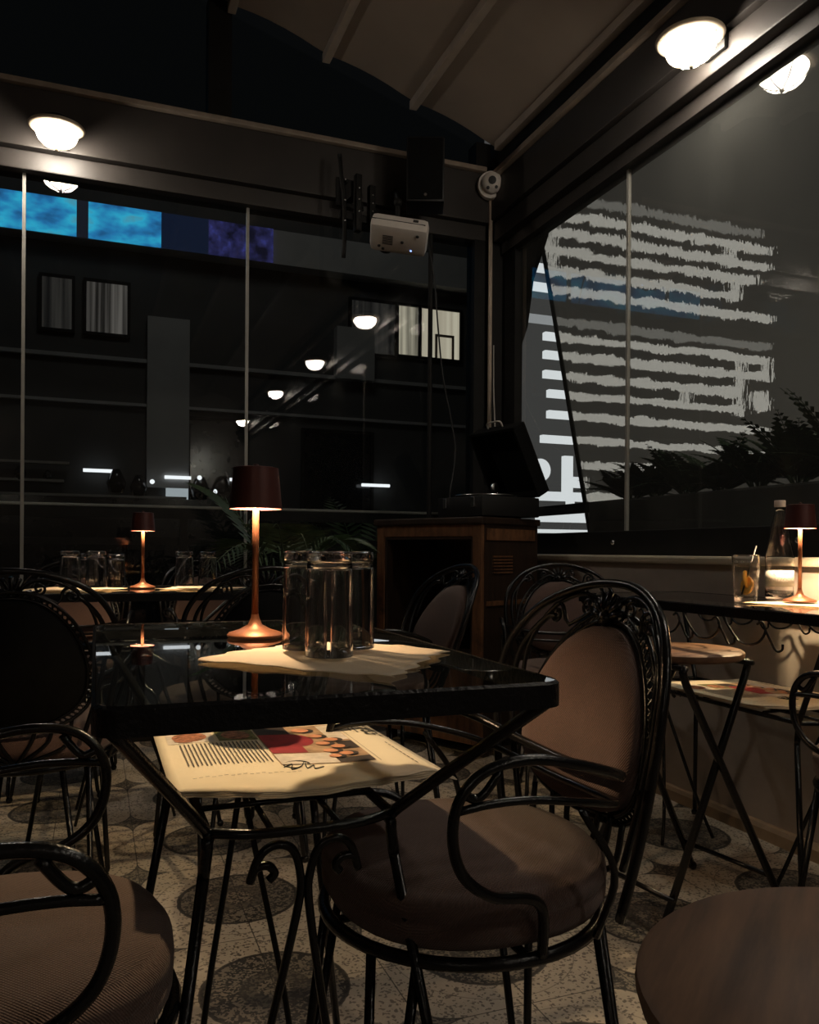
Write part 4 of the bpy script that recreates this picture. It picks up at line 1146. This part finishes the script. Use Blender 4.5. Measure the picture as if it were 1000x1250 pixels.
for v, lab in ((2.90, 'small steel knob on the black rail behind the right-hand armchair'), (1.93, 'small steel knob on the black rail at the right edge')):
    bm = BM(); lathe(bm, [(0, 0), (0.011, 0), (0.011, 0.006), (0.008, 0.010), (0, 0.011)], 18, mtx=Matrix.Translation((2.030, v, 0.937)) @ Matrix.Rotation(-PI / 2, 4, 'Y'))
    tag(obj('rail_knob', bm, 'chrome', None, True), lab, 'knob', 'steel knobs on the glazing rail')

# ---------------------------------------------------------------- plants
def frond(bm, base, yaw, length, rise, droop, leaf, width=0.35, nleaf=14):
    d = Vector((math.cos(yaw), math.sin(yaw), 0)); side = Vector((-math.sin(yaw), math.cos(yaw), 0))
    pts = []
    for i in range(nleaf + 1):
        t = i / nleaf
        pts.append(Vector(base) + d * (length * t * (0.55 + 0.45 * t)) + Vector((0, 0, rise * t - droop * t * t)))
    tube(bm, pts, [0.004, 0.0012], 4)
    for i in range(2, nleaf + 1):
        t = i / nleaf
        L_ = leaf * (math.sin(PI * min(1, 0.18 + 0.82 * t)) * 0.9 + 0.12)
        ax = (pts[i] - pts[i - 1]).normalized()
        for sg in (-1, 1):
            a = pts[i]; tip = a + (side * sg * 0.9 + ax * 0.5).normalized() * L_ + Vector((0, 0, -0.12 * L_))
            m1 = a.lerp(tip, 0.4) + ax * width * L_ * 0.5 + Vector((0, 0, 0.05 * L_)); m2 = a.lerp(tip, 0.4) - ax * width * L_ * 0.5
            vs = [bm.verts.new(p) for p in (a, m2, tip, m1)]
            bm.faces.new((vs[0], vs[1], vs[2], vs[3]))
PZ = 1.15
pl = empty('planter', (2.50, 3.10, 0), 0, 'long dark planter box outside the right-hand glazing', 'planter')
bm = BM(); box(bm, -0.16, 0.16, -2.2, 0.46, 0.62, PZ, 0.01); obj('trough', bm, 'pot', pl)
for y in (-2.0, -0.8, 0.40):
    bm = BM(); box(bm, -0.14, 0.14, y - 0.03, y + 0.03, -0.1, 0.62); obj('foot', bm, 'pot', pl)
flab = ['smallest fern at the left end of the planter by the bright sign', 'fern outside just right of the pale glass joint', 'fern outside, third from the left in the planter', 'tall fern in the middle of the planter outside', 'fern outside above the orange drink', 'fern outside above the water bottle', 'tallest fern outside, right of the water bottle', 'last fern outside at the right end of the planter']
for i, (v, hgt, n) in enumerate(((3.40, 0.20, 16), (3.20, 0.26, 17), (2.99, 0.25, 17), (2.78, 0.24, 17), (2.57, 0.26, 17), (2.36, 0.28, 17), (2.14, 0.33, 18), (1.92, 0.30, 17))):
    bm = BM(); rnd = random.Random(i + 3)
    for k in range(n):
        a = 2 * PI * k / n + rnd.uniform(-0.25, 0.25)
        frond(bm, (0.02 * math.cos(a), 0.02 * math.sin(a), 0), a, rnd.uniform(0.16, 0.27), hgt * rnd.uniform(0.7, 1.35), hgt * rnd.uniform(0.2, 0.8), rnd.uniform(0.055, 0.085), 0.6, 13)
    o = obj('fern', bm, 'leaf', None, False, recalc=False); o.location = (2.48, v, PZ)
    tag(o, flab[i], 'plant', 'ferns in the planter outside')
def palm(loc, rz, label, n, ln, rise, seed, pot=True):
    r = empty('potted_palm', loc, rz, label, 'plant')
    rnd = random.Random(seed)
    ztop = 0.42
    if pot:
        bm = BM(); lathe(bm, [(0, 0), (0.10, 0), (0.135, 0.26), (0.145, 0.27), (0.145, 0.30), (0.125, 0.30), (0.12, 0.27), (0, 0.27)], 28); obj('pot', bm, 'pot', r, 'angle')
    bm = BM()
    for k in range(n):
        a = 2 * PI * k / n + rnd.uniform(-0.2, 0.2)
        tube(bm, [(0.02 * math.cos(a), 0.02 * math.sin(a), 0.268), (0.06 * math.cos(a), 0.06 * math.sin(a), 0.62), (0.12 * math.cos(a), 0.12 * math.sin(a), 0.86)], 0.004, 5, curve=3)
    obj('stems', bm, 'palmleaf', r, True)
    bm = BM()
    for k in range(n):
        a = 2 * PI * k / n + rnd.uniform(-0.2, 0.2)
        frond(bm, (0.12 * math.cos(a), 0.12 * math.sin(a), 0.84), a, ln * rnd.uniform(0.6, 1.0), rise * rnd.uniform(0.6, 1.2), rise * rnd.uniform(0.3, 0.9), rnd.uniform(0.16, 0.22), 0.10, 16)
    obj('fronds', bm, 'palmleaf', r, False, recalc=False)
    return r
palm((0.80, 3.62, 0), 0, 'potted palm standing inside, left of the wooden cabinet', 9, 0.34, 0.55, 5)
palm((1.72, 5.25, -0.10), 1.0, 'leafy potted plant outside, behind the wooden cabinet', 11, 0.42, 0.62, 8)

# ---------------------------------------------------------------- outside
bm = BM(); box(bm, -14, 24, 4.16, 30, -0.25, -0.10); box(bm, 2.14, 24, -8, 4.15, -0.25, -0.10); tag(obj('trim_60', bm, 'asphalt'), 'dark ground outside the glazing', 'ground', kind='structure')
SL = bpy.data.lights.new('facade_fill_light', 'AREA'); SL.energy = 11; SL.size = 1.2; SL.color = (1.0, 0.97, 0.90)  # added fill light without a fixture, brightens the building opposite
slo = bpy.data.objects.new('facade_fill_light', SL); COL.objects.link(slo); slo.location = (1.0, 5.2, 6.5); slo.rotation_euler = (R(52), 0, 0)
rl = empty('railing', (0, 4.62, 0), 0, 'black railing with pale top bar outside the back glazing', 'railing')
bm = BM(); box(bm, -3.5, 2.0, -0.02, 0.02, 1.118, 1.133, 0.004); obj('top_bar', bm, 'edge', rl)
bm = BM(); box(bm, -3.5, 2.0, -0.02, 0.02, 1.060, 1.117); box(bm, -3.5, 2.0, -0.015, 0.015, 0.92, 0.955); box(bm, -3.5, 2.0, -0.015, 0.015, 0.30, 0.33); obj('lower_bar', bm, 'frame', rl)
for u in (-3.45, -1.6, 0.45, 1.95):
    bm = BM(); box(bm, u - 0.02, u + 0.02, -0.02, 0.02, -0.10, 1.06); obj('post', bm, 'frame', rl)
bm = BM(); box(bm, 2.70, 2.74, 3.60, 5.6, 1.13, 1.19); box(bm, 2.70, 2.74, 5.55, 5.6, -0.1, 1.13); tag(obj('railing', bm, 'frame'), 'short black railing outside beside the bright sign', 'railing')

# clear vinyl blind outside the right-hand glazing, its edge cut on a slant
cv = empty('vinyl_blind', (0, 0, 0), 0, 'wavy clear vinyl blind hanging outside the right-hand glazing', 'blind')
bm = BM(); n, m_ = 60, 30
sheets = []
for off in (0.0, 0.003):
    vs = []
    for j in range(m_ + 1):
        z = 0.95 + (3.24 - 0.95) * j / m_
        ve = 4.37 + (5.07 - 4.37) * j / m_
        vs.append([bm.verts.new((2.90 + off, -1.0 + (ve + 1.0) * i / n, z)) for i in range(n + 1)])
    sheets.append(vs)
    for j in range(m_):
        for i in range(n): bm.faces.new((vs[j][i], vs[j][i + 1], vs[j + 1][i + 1], vs[j + 1][i]))
A_, B_ = sheets
ed = [(0, i) for i in range(n)] + [(j, n) for j in range(m_)] + [(m_, i) for i in range(n, 0, -1)] + [(j, 0) for j in range(m_, 0, -1)]
for (a, b), (c, d) in zip(ed, ed[1:] + ed[:1]): bm.faces.new((A_[a][b], A_[c][d], B_[c][d], B_[a][b]))
sheet = obj('sheet', bm, 'pvc', cv, False)
sheet.data.materials.append(pvc_mat('clear_vinyl_outer_face', False))
for p in sheet.data.polygons:
    if p.center.x > 2.9020: p.material_index = 1
bm = BM(); b0 = [(3.975, 2.60), (3.62, 2.60), (3.66, 2.50), (3.80, 2.33), (3.86, 2.10), (3.975, 1.95)]
lo = [bm.verts.new((2.13, y, z)) for y, z in b0]; hi = [bm.verts.new((2.15, y, z)) for y, z in b0]
bm.faces.new(lo); bm.faces.new(hi[::-1])
for i in range(6): bm.faces.new((lo[i], lo[(i + 1) % 6], hi[(i + 1) % 6], hi[i]))
obj('tied_flap', bm, 'dark_cloth', cv)
bm = BM(); tube(bm, [(2.902, 4.375, 0.95), (2.902, 5.075, 3.24)], 0.015, 8); obj('edge_welt', bm, 'frame', cv, True)

# building with the meander of light bars, across the street to the right
fb = empty('lit_facade', (0, 12.0, 0), 0, 'tall building front covered in a meander of white light bars', 'building')
bm = BM(); box(bm, 6.35, 30, 0.10, 1.0, -0.1, 12.0); obj('wall', bm, 'glow_wall', fb)
def bar(u0, u1, z, h, m='strip'):
    b_ = BM(); box(b_, u0, u1, 0.0, 0.10, z - h / 2, z + h / 2); obj('light_bar', b_, m, fb)
zs = [6.90, 6.58, 6.26, 5.94, 5.62, 5.28]
RU = 11.9
bar(7.25, 11.7, 6.92, 0.12, 'strip_dim'); bar(7.0, RU, 6.62, 0.125); bar(7.12, RU, 6.30, 0.125); bar(6.55, RU - 0.3, 6.00, 0.125); bar(6.50, RU - 0.75, 5.66, 0.125); bar(6.45, RU, 5.34, 0.125)
bar(6.45, RU, 4.80, 0.125, 'strip_dim')
for z in (4.53, 4.22, 3.89, 3.57, 3.22): bar(7.02 if z > 3.8 else 7.10, RU if z in (4.53, 4.22, 3.22) else 11.25, z, 0.125)
bar(6.98, RU, 2.80, 0.125); bar(7.75, RU, 2.40, 0.125)
bar(6.9, 8.6, 1.84, 0.15); bar(6.9, 8.6, 1.50, 0.19); bar(6.9, 8.6, 1.25, 0.06)
def vbar(u, z0, z1, w_=0.13, m='strip'):
    b_ = BM(); box(b_, u - w_ / 2, u + w_ / 2, 0.002, 0.098, z0, z1); obj('light_bar', b_, m, fb)
vbar(7.15, 5.58, 6.70); vbar(10.95, 6.2, 6.55); vbar(11.05, 5.58, 6.02); vbar(11.2, 3.49, 4.45); vbar(11.85, 4.14, 4.60); vbar(9.95, 3.50, 3.95); vbar(7.49, 1.90, 2.53, 0.17); vbar(7.70, 2.0, 2.18, 0.24); vbar(7.55, 1.58, 1.78, 0.12)
for u, z, r_ in ((11.70, 3.75, 0.20), (6.95, 2.27, 0.19)):
    b_ = BM(); lathe(b_, [(0, 0), (r_, 0), (r_, 0.09), (0, 0.09)], 28, mtx=Matrix.Translation((u, 0.095, z)) @ Matrix.Rotation(PI / 2, 4, 'X')); obj('round_light', b_, 'strip', fb)

# building opposite the back glazing
M['facade'] = mat('grey_facade', (0.075, 0.077, 0.076), 0.8, 0, 0.15, 2)
M['facade_l'] = mat('pale_grey_facade', (0.42, 0.42, 0.41), 0.8, 0, 0.1, 2)
M['curtain'] = None
def curtain_mat(name, lo, hi, strength):
    m = bpy.data.materials.new(name); m.use_nodes = True
    nt = m.node_tree; nt.nodes.clear()
    wv = nt.nodes.new('ShaderNodeTexNoise'); wv.inputs['Scale'].default_value = 3.0
    nt.links.new(coord(nt, (7, 1, 0.15)), wv.inputs['Vector'])
    e = nt.nodes.new('ShaderNodeEmission'); o = nt.nodes.new('ShaderNodeOutputMaterial')
    nt.links.new(ramp(nt, wv.outputs['Fac'], [(0.35, lo), (0.68, hi)]), e.inputs[0]); e.inputs[1].default_value = strength
    nt.links.new(e.outputs[0], o.inputs[0]); m.cycles.emission_sampling = 'NONE'
    return m
M['curtain'] = curtain_mat('backlit_curtain', (0.012, 0.011, 0.010), (0.11, 0.10, 0.09), 1.0)
M['lit_room'] = curtain_mat('lit_room', (0.55, 0.48, 0.36), (0.75, 0.68, 0.52), 0.75)
M['curtain_dim'] = curtain_mat('faint_glow_curtain', (0.006, 0.006, 0.006), (0.030, 0.028, 0.025), 1.0)  # dim tone and folds given as the curtain's own faint glow
M['curtain_lit'] = curtain_mat('half_lit_curtain', (0.06, 0.055, 0.042), (0.50, 0.45, 0.34), 0.9)
M['dark_pane'] = mat('dark_window_pane', (0.012, 0.013, 0.014), 0.15)
M['faint'] = emis('faint_street_glow', (0.9, 1.0, 1.0), 0.012, False)
nb = empty('neighbour_building', (0, 9.0, 0), 0, 'grey building opposite with a blue-lit band and windows', 'building')
bm = BM(); box(bm, -9, 4.85, 0.12, 3.0, -0.1, 5.4); obj('wall', bm, 'facade', nb)
bm = BM(); box(bm, -9, 4.9, -0.10, 0.12, 4.03, 4.40); s_ = obj('floor_band', bm, 'facade_l', nb)
bm = BM(); box(bm, -3.4, 1.79, -0.13, -0.101, 4.035, 4.395); o = obj('picture_screen', bm, 'blue', s_); o['label'] = 'glowing blue and cyan picture on the band'
bm = BM(); box(bm, -9, 4.9, 0.06, 0.12, 2.86, 2.90); box(bm, -9, 4.9, 0.06, 0.12, 2.40, 2.43); obj('string_course', bm, 'facade_l', nb)
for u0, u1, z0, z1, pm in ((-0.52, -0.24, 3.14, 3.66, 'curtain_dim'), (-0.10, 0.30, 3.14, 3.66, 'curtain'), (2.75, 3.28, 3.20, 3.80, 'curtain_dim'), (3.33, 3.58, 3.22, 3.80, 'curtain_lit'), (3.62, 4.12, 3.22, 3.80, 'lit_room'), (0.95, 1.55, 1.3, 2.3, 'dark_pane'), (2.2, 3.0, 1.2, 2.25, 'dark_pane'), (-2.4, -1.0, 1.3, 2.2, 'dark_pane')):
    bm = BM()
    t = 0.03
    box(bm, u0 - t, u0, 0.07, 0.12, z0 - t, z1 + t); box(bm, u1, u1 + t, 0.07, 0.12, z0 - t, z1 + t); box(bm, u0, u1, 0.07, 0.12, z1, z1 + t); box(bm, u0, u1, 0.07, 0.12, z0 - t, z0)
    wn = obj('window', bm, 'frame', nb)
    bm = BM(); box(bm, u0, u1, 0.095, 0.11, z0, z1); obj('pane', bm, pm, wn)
bm = BM(); box(bm, 3.80, 3.83, 0.085, 0.094, 3.22, 3.48); box(bm, 3.80, 4.05, 0.085, 0.094, 3.48, 3.51); box(bm, 4.02, 4.05, 0.085, 0.094, 3.22, 3.48); o = obj('inner_door_frame', bm, 'trim', nb); o['label'] = 'door frame seen inside the lit room'
bm = BM(); box(bm, 0.50, 0.93, 0.02, 0.12, 1.55, 3.35); obj('pilaster', bm, 'facade_l', nb)
bm = BM(); box(bm, 2.55, 3.0, -0.02, 0.12, 2.86, 3.45); obj('service_box', bm, 'facade_l', nb)
for u0, u1, z in ((-0.12, 0.22, 1.70), (0.68, 0.95, 1.66), (1.36, 1.48, 1.66), (2.86, 3.20, 1.655)):
    bm = BM(); tube(bm, [(u0, 0.0, z), (u1, 0.0, z)], 0.018, 8); obj('shop_tube', bm, 'tube_light', nb)
bm = BM(); box(bm, 0.70, 0.93, 0.06, 0.10, 1.38, 1.63); obj('shop_window', bm, 'shop', nb)

for z, u0, u1 in ((1.76, -1.5, -0.25), (1.58, -1.5, -0.3), (1.44, -1.5, 0.9)):
    bm = BM(); box(bm, u0, u1, -0.06, 0.06, z - 0.012, z + 0.012); obj('shop_shelf', bm, 'edge', nb)
bm = BM(); box(bm, -1.5, 1.9, -0.05, 0.11, -0.05, 1.425); obj('shop_counter', bm, 'dark_pane', nb)
for k, (u, z, r_) in enumerate(((-0.95, 1.64, 0.05), (-0.7, 1.65, 0.06), (-0.45, 1.63, 0.045), (0.20, 1.60, 0.10), (0.42, 1.56, 0.09), (1.05, 1.55, 0.10), (1.28, 1.56, 0.11))):
    bm = BM(); lathe(bm, [(0, -r_ * 1.3), (r_ * 0.7, -r_ * 1.2), (r_, -r_ * 0.2), (r_ * 0.6, r_ * 0.7), (r_ * 0.35, r_ * 1.2), (0, r_ * 1.2)], 16, u, -0.02, z); obj('shop_jar', bm, 'dark_pane', nb, True)
for u, z in ((1.03, 1.66), (0.55, 1.60), (1.20, 1.52)):
    bm = BM(); ball(bm, (u, -0.08, z), 0.025); obj('shop_lamp', bm, 'tube_light', nb, True)
